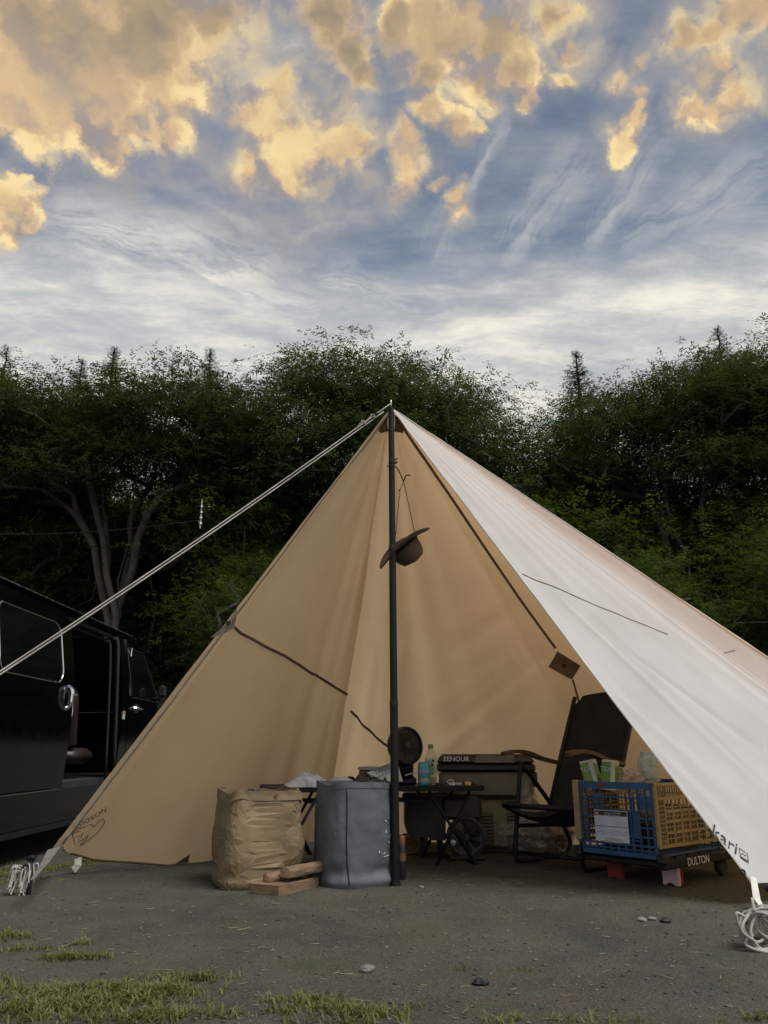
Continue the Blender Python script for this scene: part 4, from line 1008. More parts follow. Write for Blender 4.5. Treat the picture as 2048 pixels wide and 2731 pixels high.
def build_paperbag():
    H = .465; c = (-.685, 4.46, 0); pr = bag(c, .195, .20, H, math.radians(24), 5.5, .024, .85, lean=(-.0,.0), bulge=.09, seed=2, slump=.012, crease=True)
    mb = MB(); n, nz = 132, 96; rp = random.Random(17); NA, NZ = 46, 26; ring0 = []
    jit = {}
    for j in range(NZ+1):
        for i in range(NA):
            e_ = 0 < j < NZ; a_ = 2*math.pi*(i+(rp.uniform(-.35,.35) if e_ else 0))/NA; z_ = H*(j+(rp.uniform(-.42,.42) if e_ else 0))/NZ
            q_ = pr(a_, z_); o_ = Vector((q_.x-c[0], q_.y-c[1], 0)).normalized(); q_ = q_ + o_*(rp.uniform(-.002,.002) if e_ else 0); mb.v.append(tuple(q_))
    for j in range(NZ):
        for i in range(NA):
            p_, q_, r_, s_ = j*NA+i, j*NA+(i+1) % NA, (j+1)*NA+(i+1) % NA, (j+1)*NA+i
            mb.f += [(p_, q_, r_), (p_, r_, s_)] if rp.random() < .5 else [(p_, q_, s_), (q_, r_, s_)]
    mb.mi = [0]*len(mb.f)
    mb.grid(lambda a, b: pr(-a*2*math.pi, H-b*.30*H, .006), n, 20)
    mb.grid(lambda a, b: pr(a*2*math.pi, H, .006*b), n, 1)
    k = len(mb.v); ring = [pr(a, .002) for a in np.linspace(0, 2*math.pi, n+1)[:-1]]; mb.add(ring+[Vector(c)], [(i, (i+1) % n, n) for i in range(n)])
    T = thing('paper_bag', 'crumpled brown kraft paper bag standing open beside the grey fabric bag', 'bag', c)
    mb.build('bag_body', M['paper'], T, world=True, smooth=9)
    # cuff fold and eyelet
    mb = MB(); mb.grid(lambda a, b: pr(a*2*math.pi, H*(.90+.10*b), -.005), n, 6); mb.grid(lambda a, b: pr(a*2*math.pi, H*.90, -.005*b), n, 1); mb.build('folded_rim', M['paper'], T, world=True, smooth=32)
    e = P(724, 2134, 4.25); R = frame((1,0,0), (0,-1,0)); best = min((pr(a, H*.95, -.008) for a in np.linspace(0, 6.28, 400)), key=lambda q: abs(project(q)[0]-724)+q.y*50)
    mb = MB(); mb.lathe([(.004,0),(.010,0),(.010,.004),(.004,.004)], best, 16, R); mb.build('eyelet', M['copper'], T, world=True, smooth=40)
    mb = MB(); mb.tube([Vector((-.60,4.50,.05)), Vector((-.585,4.50,.30)), P(678,2118,4.45)+Vector((0,0,-.01)), P(678,2118,4.45)+Vector((0,0,.028))], [.045,.045,.045,.038], 9); mb.f = mb.f
    solo(mb, 'split_log', M['bark'], 'dark end of a log poking out of the open paper bag', 'log', (-.60,4.50,.03), smooth=40)
def build_greybag():
    H = .505; c = Vector((-.172, 4.455, 0)); pr = bag(c, .186, .19, H, .42, 3.4, .019, .9, lean=(.010,.0), bulge=.035, seed=9, wave=.006, slump=.014, crease=True)
    n = 120; mb = MB(); mb.grid(lambda a, b: pr(a*2*math.pi, b*H), n, 80); mb.grid(lambda a, b: pr(-a*2*math.pi, H-b*.3*H, .006), n, 16); mb.grid(lambda a, b: pr(a*2*math.pi, H, .006*b), n, 1)
    ring = [pr(a, .002) for a in np.linspace(0, 2*math.pi, n+1)[:-1]]; mb.add(ring+[c], [(i, (i+1) % n, n) for i in range(n)])
    T = thing('fabric_bag', 'tall slate grey fabric storage bag with a small white mountain drawing', 'bag', c)
    mb.build('bag_body', M['canvas'], T, world=True, smooth=40)
    mb = MB(); mb.grid(lambda a, b: pr(a*2*math.pi, H*(.945+.055*b), -.003), n, 3); mb.grid(lambda a, b: pr(a*2*math.pi, H*.945, -.003*b), n, 1); mb.build('hem', M['canvas'], T, world=True, smooth=40)
    def hit(px, py, off=.003):
        r = ray(px, py); o = Vector((0,0,CAM_H)); best = None
        for a in np.linspace(math.pi, 2*math.pi+.6, 160):
            for z in (0,):
                # intersect the vertical plane through this angle roughly: choose angle minimising x error, then set height
                q = pr(a, .25); s = q.y/r.y; x = o.x+r.x*s; zz = CAM_H+r.z*s; e = abs(x-q.x)+ (0 if 0 < zz < H+.03 else 1)
                if best is None or e < best[0]: best = (e, a, zz)
        a, z = best[1], min(H, max(.01, best[2]))
        for _ in range(5):
            h_ = 4e-3; f0 = project(pr(a, z)); fa = (project(pr(a+h_, z))-f0)/h_; fz = (project(pr(a, z+h_))-f0)/h_
            J_ = np.array([[fa[0], fz[0]], [fa[1], fz[1]]])
            if abs(np.linalg.det(J_)) < 1e3: break
            st_ = np.linalg.solve(J_, np.array([px, py])-f0); a += float(np.clip(st_[0], -.1, .1)); z = float(min(H, max(.005, z+np.clip(st_[1], -.03, .03))))
        q = pr(a, z); nn = Vector((q.x-c.x, q.y-c.y, 0)).normalized(); return q+nn*off, nn
    def line(pxs, w, m='whiteprint', name='drawing'):
        L = [];
        for (x0, y0), (x1, y1) in zip(pxs, pxs[1:]):
            for k in range(4): L.append(hit(x0+(x1-x0)*k/4, y0+(y1-y0)*k/4))
        L.append(hit(*pxs[-1])); mb = MB(); mb.ribbon([l[0] for l in L], w, [l[1] for l in L], .0008); return mb
    line([(925,2105),(926,2160),(924,2240),(926,2300),(932,2360)], .006).build('seam', M['black'], T, world=True, smooth=True)
    z = lambda x, y: (500+x*.3617, 1880+y*.3617)
    for pl in ([(1407,885),(1445,845),(1465,862),(1497,822)], [(1410,965),(1418,1010),(1425,1000)], [(1412,970),(1405,990)], [(1455,945),(1462,915),(1466,945)], [(1470,1005),(1470,1050),(1488,1045),(1484,1010),(1470,1005)],
               [(1397,1068),(1410,1070)], [(1402,1100),(1440,1100),(1470,1075),(1495,1068)], [(1398,1115),(1430,1122),(1480,1108)], [(1412,1075),(1412,1095)], [(1425,1070),(1428,1092)], [(1485,975),(1495,955)]):
        line([z(*q) for q in pl], .0035).build('drawing', M['whiteprint'], T, world=True)
def build_wood():
    # squared board and two split logs at the foot of the bags
    def plank():
        a = G(668, 2385); b = G(742, 2392); c = G(850, 2366); d = a+(c-b); mb = MB(); mb.prism([a, d, c, b], (0,0,.048)); 
        n = ((c-b).cross(Vector((0,0,1)))); 
        return solo(mb, 'wood_board', M['wood'], 'short thick sawn board lying flat on the ground before the logs', 'board', (a+c)/2)
    plank()
    def log(px, py, z0, r, L, dir_, label, sd_):
        c = P(px, py, 4.16 if sd_ == 1 else 4.17); d = Vector(dir_).normalized(); rr = random.Random(sd_)
        T = thing('split_log', label, 'log', c); s = d.cross(Vector((0,0,1))).normalized(); u = s.cross(d).normalized()
        poly = []
        for k in range(14):
            a = 2*math.pi*k/14; q = r*(1+rr.uniform(-.05,.05)); x, y = q*math.cos(a), q*math.sin(a)*.92
            if y < -r*.45: y = -r*.45
            poly.append((x, y))
        mb = MB(); ns = 8
        for i in range(ns+1):
            for (x, y) in poly: mb.v.append(tuple(c+d*(L*i/ns)+s*(x+rr.uniform(-.002,.002))+u*(y+rr.uniform(-.002,.002))))
        for i in range(ns):
            for k in range(14): mb.f.append((i*14+k, i*14+(k+1) % 14, (i+1)*14+(k+1) % 14, (i+1)*14+k))
        mb.mi = [0]*len(mb.f); mb.f.append(tuple(ns*14+k for k in range(14))); mb.mi.append(0)
        mb.build('log_side', M['wood'], T, world=True, smooth=25)
        mb = MB(); mb.add([c+s*x+u*y for x, y in poly]+[c-d*.004], [((k+1) % 14, k, 14) for k in range(14)]); mb.build('cut_end', M['woodend'], T, world=True)
    log(760, 2332, .05, .036, .34, (.62,.78,.02), 'split log on the board, its pale cut end close to the grey bag', 1)
    log(708, 2345, .03, .028, .20, (.80,.60,.03), 'thinner split log whose cut end peeks out by the paper bag', 2)
    for i, (px, py, Y, L, r, dz, lb) in enumerate(((812,2302,4.75,.40,.042,.02,'upper log of the dark heap between the two bags'), (800,2330,4.65,.42,.040,0,'lower log of the dark heap between the two bags'),
                                     (830,2270,5.0,.36,.05,.03,'bark covered log at the back of the heap between the bags'))):
        c = P(px, py, Y); c.z = max(r*.8, c.z); d = Vector((.9,.3,dz)).normalized(); mb = MB(); mb.tube([c-d*L*.5, c, c+d*L*.5], [r, r*1.05, r*.95], 9)
        T = thing('bark_log', lb, 'log', c, group='logs heaped between the bags'); mb.build('bark', M['bark'], T, world=True, smooth=40)
        mb = MB(); mb.tube([c-d*(L*.5+.003), c-d*L*.5], r*.9, 9); mb.build('cut_end', M['wood'], T, world=True)
build_paperbag(); build_greybag(); build_wood()

# ------------------------------------------------------------------ table and what stands on it
TZ = .455
def build_table():
    a = G(706, 2110, TZ); b = G(1256, 2083, TZ)
    e = (b-a).normalized(); 
    a = Vector((-.72, 4.86, TZ)); b = Vector((.62, 5.10, TZ)); e = (b-a).normalized(); w = Vector((-e.y, e.x, 0))
    T = thing('camp_table', 'low black folding camp table with slatted top and crossed legs', 'table', ((a+b)/2+w*.22-Vector((0,0,TZ))))
    L = (b-a).length; N = 9; D = .44
    for k in range(N):
        wd = D/N; c = (a+b)/2+w*(wd*(k+.5)); mb = MB(); mb.box(c+Vector((0,0,-.008)), (L-.02, wd-.006, .012), R=frame(e, (0,0,1)), bev=.002); mb.build('slat', M['charcoal'], T, world=True)
    for s_ in (0, D): mb = MB(); mb.box((a+b)/2+w*s_+Vector((0,0,-.012)), (L, .016, .03), R=frame(e, (0,0,1)), bev=.003); mb.build('side_rail', M['blackmetal'], T, world=True)
    for q in (a, b): mb = MB(); mb.box(q+w*D/2+Vector((0,0,-.012)), (.016, D, .03), R=frame(e, (0,0,1)), bev=.003); mb.build('end_rail', M['blackmetal'], T, world=True)
    for x0, x1 in ((.10, .34), (.34, .10), (L-.34, L-.06), (L-.08, L-.30)):
        for s_ in (.03, D-.03):
            mb = MB(); mb.tube([a+e*x0+w*s_+Vector((0,0,-.03)), a+e*x1+w*s_+Vector((0,0,-TZ+.008))], .0095, 10); mb.build('leg', M['blackmetal'], T, world=True, smooth=True)
    for x in (.09, L-.06): mb = MB(); mb.tube([a+e*x+w*.02+Vector((0,0,-TZ+.012)), a+e*x+w*(D-.02)+Vector((0,0,-TZ+.012))], .009, 8); mb.build('foot_bar', M['blackmetal'], T, world=True, smooth=True)
    mb = MB(); mb.box((a+b)/2+w*.2+Vector((.0,0,-.085)), (L*.62, D*.7, .012), R=frame(e, (0,0,1))); mb.build('under_shelf', M['blacksoft'], T, world=True)
    return a, b, e, w
TA, TB, TE, TW = build_table()
def on_table(px, d):                                # point on the table top under pixel column px, d metres behind the front edge
    for s in np.linspace(-.1, 1.6, 400):
        q = TA+TE*s+TW*d
        if project(q)[0] >= px: break
    q = Vector(q); q.z = TZ; return q
def build_table_items():
    # cloths
    def clothlump(cx0, cx1, d, H, seed, m, name, label, cat='cloth', dep=.2, prof=None, fq=9):
        a, b = on_table(cx0, d), on_table(cx1, d); L = (b-a).length; base = (a+b)/2
        def fn(i, j):
            x = i; y = j; k = (math.sin(math.pi*min(1, max(0, x)))**.45)*(math.sin(math.pi*y)**.4)
            h = (prof(x) if prof else 1)*H*k*(.72+.5*crumple((x*L*fq+seed, y*dep*fq, seed), .9)*.5)
            wv = .018*fbm((x*6+seed, y*4, 0), 3)
            p = a.lerp(b, x)+TW*((y-.5)*dep+wv)+Vector((0,0,max(.001, h)))
            return p
        mb = MB(); mb.grid(fn, 80, 40); mb.grid(lambda i, j: Vector((fn(i, 1-j).x, fn(i, 1-j).y, TZ+.0008)), 8, 4)
        return solo(mb, name, M[m], label, cat, base, smooth=True)
    clothlump(752, 884, .10, .085, 1, 'towel', 'towel', 'pale grey towel heaped at the left end of the table', prof=lambda x: (.45,.62,.85,1.0,.92,.95,.75)[min(6,int(x*7))]*(1-(x*7)%1)+(.62,.85,1.0,.92,.95,.75,.6)[min(6,int(x*7))]*((x*7)%1), fq=12)
    clothlump(868, 945, .09, .062, 5, 'towel2', 'towel', 'lilac white folded cloth next to the brown gloves', fq=14)
    clothlump(940, 1000, .07, .082, 8, 'glove', 'leather_glove', 'dark brown leather glove, the one nearer the towels', 'glove', dep=.12, fq=13)
    clothlump(985, 1046, .06, .080, 12, 'glove', 'leather_glove', 'dark brown leather glove, the one next to the pole', 'glove', dep=.12, fq=13)
    mb = MB(); c = on_table(934, .10); mb.box(c+Vector((0,0,.03)), (.05,.05,.06), bev=.012); solo(mb, 'pouch', M['blacksoft'], 'tiny black pouch between the towels and the gloves', 'pouch', c)
    # tin
    c = on_table(1004, .33); T = thing('metal_tin', 'square silver tin box with lid behind the gloves', 'tin', c, rz=.1); w = .235
    mb = MB(); mb.box((0,0,.045), (w,.14,.09), bev=.012); mb.build('box', M['tin'], T, smooth=40)
    mb = MB(); mb.box((0,0,.10), (w+.008,.148,.024), bev=.008); mb.build('lid', M['tin'], T, smooth=40)
    # leaflet leaning behind the gloves
    p = [P(978,2060,4.99), P(1045,2033,4.99), P(1062,2040,5.03), P(1074,2084,5.03), P(1040,2084,4.99), P(1015,2080,4.99)]
    T = thing('leaflet_pack', 'white printed paper pack leaning behind the gloves and the pole', 'paper', on_table(1030,.12))
    mb = MB(); mb.prism(p, (0,.012,0)); mb.build('sheet', M['whitepaper'], T, world=True)
    x = (p[1]-p[0]); c = p[0].lerp(p[1], .62)+Vector((.0,-.003,-.022))
    lettering('TAKIBI', .034, c, x, (-x.z, 0, x.x), M['print'], T); lettering('outdoor goods', .018, c+Vector((.008,0,-.026)), x, (-x.z, 0, x.x), M['print'], T)
    mb = MB(); a, b = P(1080,2068,5.0), P(1113,2058,5.0); mb.tube([a, b], .0035, 6); solo(mb, 'stick', M['whitepaper'], 'thin white stick leaning between the pole and the can', 'stick', a)
    # fan
    c = P(1078, 1990, 5.25); b = on_table(1083, .33); T = thing('desk_fan', 'black round air circulator fan on the table behind the pole', 'fan', b)
    ax = Vector((.55,-.80,.12)).normalized(); R = frame((.8,.55,0), ax)
    mb = MB(); mb.lathe([(0,-.085),(.05,-.083),(.09,-.065),(.115,-.03),(.122,.0),(.122,.03),(.118,.045),(.108,.048),(.104,.03)], c, 40, R); mb.build('housing', M['charcoal'], T, world=True, smooth=50)
    for k in range(4): 
        r_ = .03+.022*k; mb = MB(); mb.tube([c+R @ Vector((math.cos(a)*r_, math.sin(a)*r_, .046-.05*(k/6))) for a in np.linspace(0, 2*math.pi, 25)[:-1]], .0022, 5, closed=True); mb.build('grille_ring', M['black'], T, world=True, smooth=True)
    for k in range(24):
        a = 2*math.pi*k/24; mb = MB(); mb.tube([c+R @ Vector((math.cos(a)*.02, math.sin(a)*.02, .046)), c+R @ Vector((math.cos(a+.35)*.108, math.sin(a+.35)*.108, .036))], .0016, 4); mb.build('grille_bar', M['black'], T, world=True)
    mb = MB(); mb.lathe([(.0,.05),(.022,.048),(.024,.035),(0,.03)], c, 20, R); mb.build('hub', M['charcoal'], T, world=True, smooth=40)
    for k in range(5):
        a = 2*math.pi*k/5; mb = MB(); mb.grid(lambda i, j: c+R @ Vector((math.cos(a+.9*j)*(.02+.08*i), math.sin(a+.9*j)*(.02+.08*i), .002+.03*j)), 4, 5); mb.build('blade', M['black'], T, world=True, smooth=True)
    mb = MB(); mb.tube([Vector((b.x,b.y,TZ+.04)), c+Vector((0,0,-.10))], [.045,.06], 14); mb.box(Vector((b.x,b.y,TZ+.025)), (.13,.12,.05), bev=.012); mb.build('base', M['charcoal'], T, world=True, smooth=45)
    # can
    c = on_table(1131, .10); T = thing('drink_can', 'teal drink can with a blue panel standing before the bottle', 'can', c); r = .040
    mb = MB(); mb.lathe([(.028,0),(.035,.003),(r,.014),(r,.125),(.034,.138),(.032,.141),(.033,.143),(.029,.143),(.027,.137),(0,.137)], (0,0,0), 32); mb.build('body', [M['teal']], T, smooth=45)
    def wrap(z0, z1, a0, a1, m, name='print_panel'):
        mb = MB(); mb.grid(lambda i, j: Vector((math.cos(a0+(a1-a0)*i)*(r+.0006), math.sin(a0+(a1-a0)*i)*(r+.0006), z0+(z1-z0)*j)), 10, 2); mb.build(name, M[m], T, smooth=True)
    wrap(.066, .110, math.radians(-125), math.radians(-72), 'canblue'); wrap(.036, .046, math.radians(-130), math.radians(-50), 'orange')
    vs, fs = text_mesh('SPARKLING', .016); mb = MB(); mb.add([Vector((math.cos(math.radians(-92)+v.x/r)*(r+.0012), math.sin(math.radians(-92)+v.x/r)*(r+.0012), .028+v.y)) for v in vs], fs); mb.build('lettering', M['whiteprint'], T)
    vs, fs = text_mesh('SODA', .024); mb = MB(); mb.add([Vector((math.cos(math.radians(-98)+v.x/r)*(r+.0014), math.sin(math.radians(-98)+v.x/r)*(r+.0014), .088+v.y)) for v in vs], fs); mb.build('lettering', M['whiteprint'], T)
    # bottle
    c = on_table(1149, .20); T = thing('tea_bottle', 'green capped plastic bottle of green tea behind the teal can', 'bottle', c); q = .038
    def sqr(v, t): 
        k = .78 if False else 1/(abs(math.cos(t))**5+abs(math.sin(t))**5)**(1/5)*.93; f = 1 if v.z > .185 else k; return Vector((v.x*f, v.y*f, v.z))
    mb = MB(); mb.lathe([(.03,0),(q,.006),(q,.05),(q*.97,.055),(q,.06),(q,.165),(q*.9,.185),(.026,.205),(.015,.222),(.0135,.232)], (0,0,0), 32, fn=sqr); mb.build('body', M['bottle'], T, smooth=45)
    mb = MB(); mb.lathe([(.0,.005),(.034,.007),(.034,.05),(.0,.05)], (0,0,0), 24, fn=sqr); mb.build('tea', M['tea'], T, smooth=45)
    mb = MB(); mb.lathe([(.0405,.06),(.0405,.165)], (0,0,0), 32, fn=sqr); mb.build('label', M['whitepaper'], T, smooth=45)
    mb = MB(); mb.lathe([(.0165,.226),(.0165,.250),(.015,.252),(0,.252)], (0,0,0), 20); mb.build('cap', M['greencap'], T, smooth=45)
    for k, z in enumerate((.075,.10,.125,.15)):
        mb = MB(); mb.box((.008+.004*(k % 2), -.0415, z), (.012,.002,.016)); mb.build('print_mark', M['lime' if k < 2 else 'print'], T)
    mb = MB(); mb.tube([Vector((-.012+math.cos(a)*.012, -.042, .128+math.sin(a)*.024)) for a in np.linspace(0, 6.28, 17)[:-1]], .0018, 5, closed=True); mb.build('print_mark', M['greencap'], T)
    # small odds and ends at the right end
    for nm, px, d, sz, m, lb, ct in (('lighter', 1172, .08, (.05,.02,.02), 'black', 'small black gadget lying right of the tea bottle', 'gadget'), ('battery', 1205, .06, (.045,.02,.022), 'steel', 'small shiny metal clip on the table right of the gadget', 'clip'),
                        ('matchbox', 1222, .09, (.05,.03,.018), 'towel', 'blue grey little packet on the right end of the table', 'packet'), ('adhesive_roll', 1246, .05, (.04,.02,.025), 'yellowst', 'yellowish label roll near the right end of the table', 'roll'),
                        ('lighter', 1262, .05, (.018,.015,.022), 'black', 'black knob at the far right end of the table', 'knob')):
        c = on_table(px, d); mb = MB(); mb.box(c+Vector((0,0,sz[2]/2+.0005)), sz, bev=.005, R=Rz(px*.37)); 
        if nm == 'battery': mb.tube(catmull([c+Vector((-.02,0,.01)), c+Vector((-.03,0,.03)), c+Vector((0,0,.035)), c+Vector((.01,0,.02))],4), .003, 5)
        solo(mb, {'battery':'metal_clip','lighter':'gadget','matchbox':'packet','adhesive_roll':'label_roll'}[nm], M[m], lb, ct, c, smooth=40)
build_table_items()

# ------------------------------------------------------------------ things behind and under the table
def build_back():
    # portable fridge on the ventilated unit
    c = Vector((.72, 5.78, 0)); T = thing('portable_fridge', 'grey and black portable car fridge with dark lid and white lettering', 'fridge', (c.x, c.y, .36), rz=-.10)
    w, d = .68, .36
    mb = MB(); mb.box((0,0,.085), (w-.03,d,.17), bev=.02, taper=1.0); mb.build('body', M['olivegrey'], T, smooth=40)
    mb = MB(); mb.box((0,0,.195), (w,d+.02,.05), bev=.012); mb.build('rim', M['black'], T, smooth=40)
    mb = MB(); mb.box((0,0,.25), (w-.01,d,.065), bev=.018, taper=.95); mb.build('lid', M['charcoal'], T, smooth=40)
    mb = MB(); mb.prism([(-.08,-d/2-.004,.228),(.20,-d/2-.004,.228),(.20,-d/2+.004,.276),(-.06,-d/2+.004,.276)], (0,-.004,0)); mb.build('lid_panel', M['olivegrey'], T)
    mb = MB(); mb.box((w/2-.02,-.05,.12), (.06,d*.7,.10), bev=.01); mb.build('side_handle', M['black'], T, smooth=40)
    mb = MB(); mb.box((.27,-.10,.285), (.05,.06,.004)); mb.build('sticker', M['yellowst'], T)
    lettering('EENOUR', .046, (-.20,-d/2-.003,.250), (1,0,0), (0,.1,1), M['whiteprint'], T, world=False)
    # ventilated beige unit below
    T = thing('air_conditioner', 'beige portable air conditioner with rows of dark vents under the fridge', 'air conditioner', (.80, 5.80, 0), rz=-.10)
    mb = MB(); mb.box((0,0,.19), (.56,.36,.31), bev=.02); mb.build('casing', M['beigeplastic'], T, smooth=40)
    mb = MB(); mb.box((0,0,.02), (.5,.3,.04), bev=.01); mb.build('foot', M['black'], T)
    for x0 in (-.16, .14):
        mb = MB(); mb.box((x0,-.184,.16), (.17 if x0 > 0 else .24,.006,.20)); mb.build('vent_recess', M['black'], T)
        for k in range(9): mb = MB(); mb.box((x0,-.190,.072+k*.022), (.165 if x0 > 0 else .23,.010,.009), R=Euler((.4,0,0)).to_matrix()); mb.build('vent_slat', M['beigeplastic'], T)
    mb = MB(); mb.box((.10,-.185,.31), (.10,.01,.05), bev=.006); mb.build('control_panel', M['black'], T)
    # dark tub on a stand, round blower and cables under the table
    T = thing('plastic_tub', 'black plastic tub with rounded corner on a stand under the table', 'tub', (.27, 5.55, 0))
    pr = [(-.135,.40),(-.135,.20),(-.12,.155),(-.085,.13),(.03,.13),(.03,.11),(.13,.11),(.14,.40)]
    mb = MB(); mb.prism([(x, -.15, z) for x, z in pr], (0,.30,0)); mb.build('tub', M['black'], T)
    mb = MB(); mb.box((.0,-.152,.385), (.30,.02,.025), bev=.004); mb.build('rim', M['charcoal'], T)
    for x in (-.02, .10): mb = MB(); mb.box((x,0,.06), (.03,.2,.11), bev=.004); mb.build('leg', M['blackmetal'], T)
    c = Vector((.53, 5.35, .135)); T = thing('floor_blower', 'dark round floor blower with a pale knob under the table', 'fan', (c.x, c.y, 0)); R = frame((1,.1,0), (-.12,-1,.06))
    mb = MB(); mb.lathe([(0,-.09),(.10,-.085),(.125,-.05),(.13,.0),(.125,.022),(.112,.026),(.108,.012),(.06,.0),(0,-.01)], c, 36, R); mb.build('housing', M['charcoal'], T, world=True, smooth=45)
    mb = MB(); mb.lathe([(0,.03),(.02,.028),(.022,.0)], c, 18, R); mb.build('hub', M['black'], T, world=True, smooth=45)
    for k in range(7):
        a = 2*math.pi*k/7; mb = MB(); mb.grid(lambda i, j: c+R @ Vector((math.cos(a+.6*j)*(.02+.075*i), math.sin(a+.6*j)*(.02+.075*i), .004+.014*j)), 3, 4); mb.build('blade', M['black'], T, world=True, smooth=True)
    mb = MB(); mb.lathe([(0,.036),(.017,.034),(.019,.02)], c+Vector((-.085,0,-.03)), 18, R); mb.build('knob', M['tin'], T, world=True, smooth=45)
    mb = MB(); mb.box(c+Vector((0,.02,-.115)), (.24,.16,.03), bev=.008); mb.build('base', M['black'], T, world=True)
    mb = MB(); mb.box(c+Vector((-.02,.10,.17)), (.26,.16,.14), bev=.02); mb.build('upper_case', M['charcoal'], T, world=True, smooth=40)
    # cable loops
    Y = 5.2; mb = MB(); pts = [P(1066,2230,Y), P(1082,2224,Y), P(1098,2232,Y), P(1104,2250,Y), P(1096,2266,Y), P(1078,2274,Y), P(1062,2276,Y)]
    mb.tube(catmull(pts, 6), .005, 6); a = G(1062,2285); b = G(1180,2277); mb.tube(catmull([pts[-1], a+Vector((0,0,.006)), a.lerp(b,.5)+Vector((0,.03,.006)), b+Vector((0,0,.006))], 8), .005, 6)
    solo(mb, 'power_cable', M['black'], 'looped black cable on the ground between the pole and the tub', 'cable', a, smooth=True)
    mb = MB(); c = G(1108, 2276); mb.box((c.x, c.y+.45, .035), (.22,.10,.07), bev=.004); solo(mb, 'cardboard_box', M['wood'], 'low brown box on the ground under the glowing tarp edge', 'box', (c.x, c.y+.45, 0))
    # copper can behind the pole
    c = G(1071, 2343); T = thing('gas_canister', 'slim canister with copper brown top just behind the pole foot', 'canister', c)
    mb = MB(); mb.lathe([(.022,0),(.024,.004),(.024,.16),(.02,.168)], (0,0,0), 20); mb.build('body', M['charcoal'], T, smooth=45)
    mb = MB(); mb.lathe([(.0245,.09),(.0245,.13)], (0,0,0), 20); mb.build('print_band', M['copper'], T, smooth=45)
    mb = MB(); mb.lathe([(.02,.168),(.021,.172),(.021,.21),(.016,.218),(0,.218)], (0,0,0), 20); mb.build('cap', M['copper'], T, smooth=45)
build_back()
# ------------------------------------------------------------------ chair
def build_chair():
    A = Vector((.74,.67,0)).normalized(); Wd = Vector((A.y,-A.x,0)); FL = Vector((.81,5.15,0)); w = .48
    T = thing('camp_chair', 'low black folding camp chair with brown wooden armrests', 'chair', FL+A*.3+Wd*w/2)
    q = lambda a, b, z: FL+A*a+Wd*b+Vector((0,0,z))
    r = .0145
    for side, b in ((0, 0), (1, w)):
        pts = catmull([q(.10,b,.60), q(.055,b,.40), q(.01,b,.14), q(.0,b,.06), q(.025,b,.022), q(.08,b,.015), q(.42,b,.015), q(.52,b,.02), q(.575,b,.07), q(.56,b,.13), q(.40,b,.32), q(.12,b,.575)], 6)
        mb = MB(); mb.tube(pts, r, 10); mb.build('side_frame', M['blackmetal'], T, world=True, smooth=True)
        mb = MB(); mb.tube([q(.02,b,.22), q(.52,b,.20)], r*.85, 8); mb.build('cross_bar', M['blackmetal'], T, world=True, smooth=True)
        mb = MB(); mb.tube([q(-.10,b,.345), q(.44,b,.31)], r, 10); mb.build('seat_rail', M['blackmetal'], T, world=True, smooth=True)
        mb = MB(); mb.tube([q(.36,b,.28), q(.55,b,.66), q(.75,b,1.03)], r, 10); mb.build('back_post', M['blackmetal'], T, world=True, smooth=True)
        ap = catmull([q(-.08,b,.635), q(.05,b,.652), q(.18,b,.640), q(.32,b,.605), q(.52,b,.575)], 5)
        mb = MB(); mb.ribbon(ap, [.030]+[.045]*(len(ap)-2)+[.035], Vector((0,0,1)), .022); mb.build('armrest', M['ashwood'], T, world=True, smooth=35)
    mb = MB(); mb.tube([q(.012,0,.07), q(.012,w,.07)], r*.8, 8); mb.build('stretcher', M['blackmetal'], T, world=True, smooth=True)
    mb = MB(); mb.tube([q(-.10,0,.345), q(-.10,w,.345)], r, 8); mb.build('stretcher', M['blackmetal'], T, world=True, smooth=True)
    def seat(i, j, o=0): return q(-.10+.56*i, .012+(w-.024)*j, .345-.035*i-.055*math.sin(math.pi*j)-.035*math.sin(math.pi*i)+o)
    mb = MB(); mb.grid(seat, 16, 12); mb.grid(lambda i, j: seat(i, 1-j, -.018), 16, 12)
    for j in (0, 1): mb.grid(lambda i, k: seat(i, j, -.018*k), 16, 1)
    mb.build('seat', M['blacksoft'], T, world=True, smooth=40)
    def back(i, j, o=0):
        z = .28+.78*i; a = .34+.44*(i**.95)+ .03*math.sin(math.pi*j) + o; k = 1-.18*max(0, (i-.86)/.14)**2
        return q(a, w/2+(w/2-.004)*(2*j-1)*k, z - .02*(2*j-1)**2*(i > .9))
    mb = MB(); mb.grid(back, 20, 14); mb.grid(lambda i, j: back(i, 1-j, .03), 20, 14)
    for j in (0, 1): mb.grid(lambda i, k: back(i, j, .03*k), 20, 1)
    mb.grid(lambda i, k: back(1, i, .03*k), 14, 1)
    mb.build('backrest', M['blacksoft'], T, world=True, smooth=40)
build_chair()
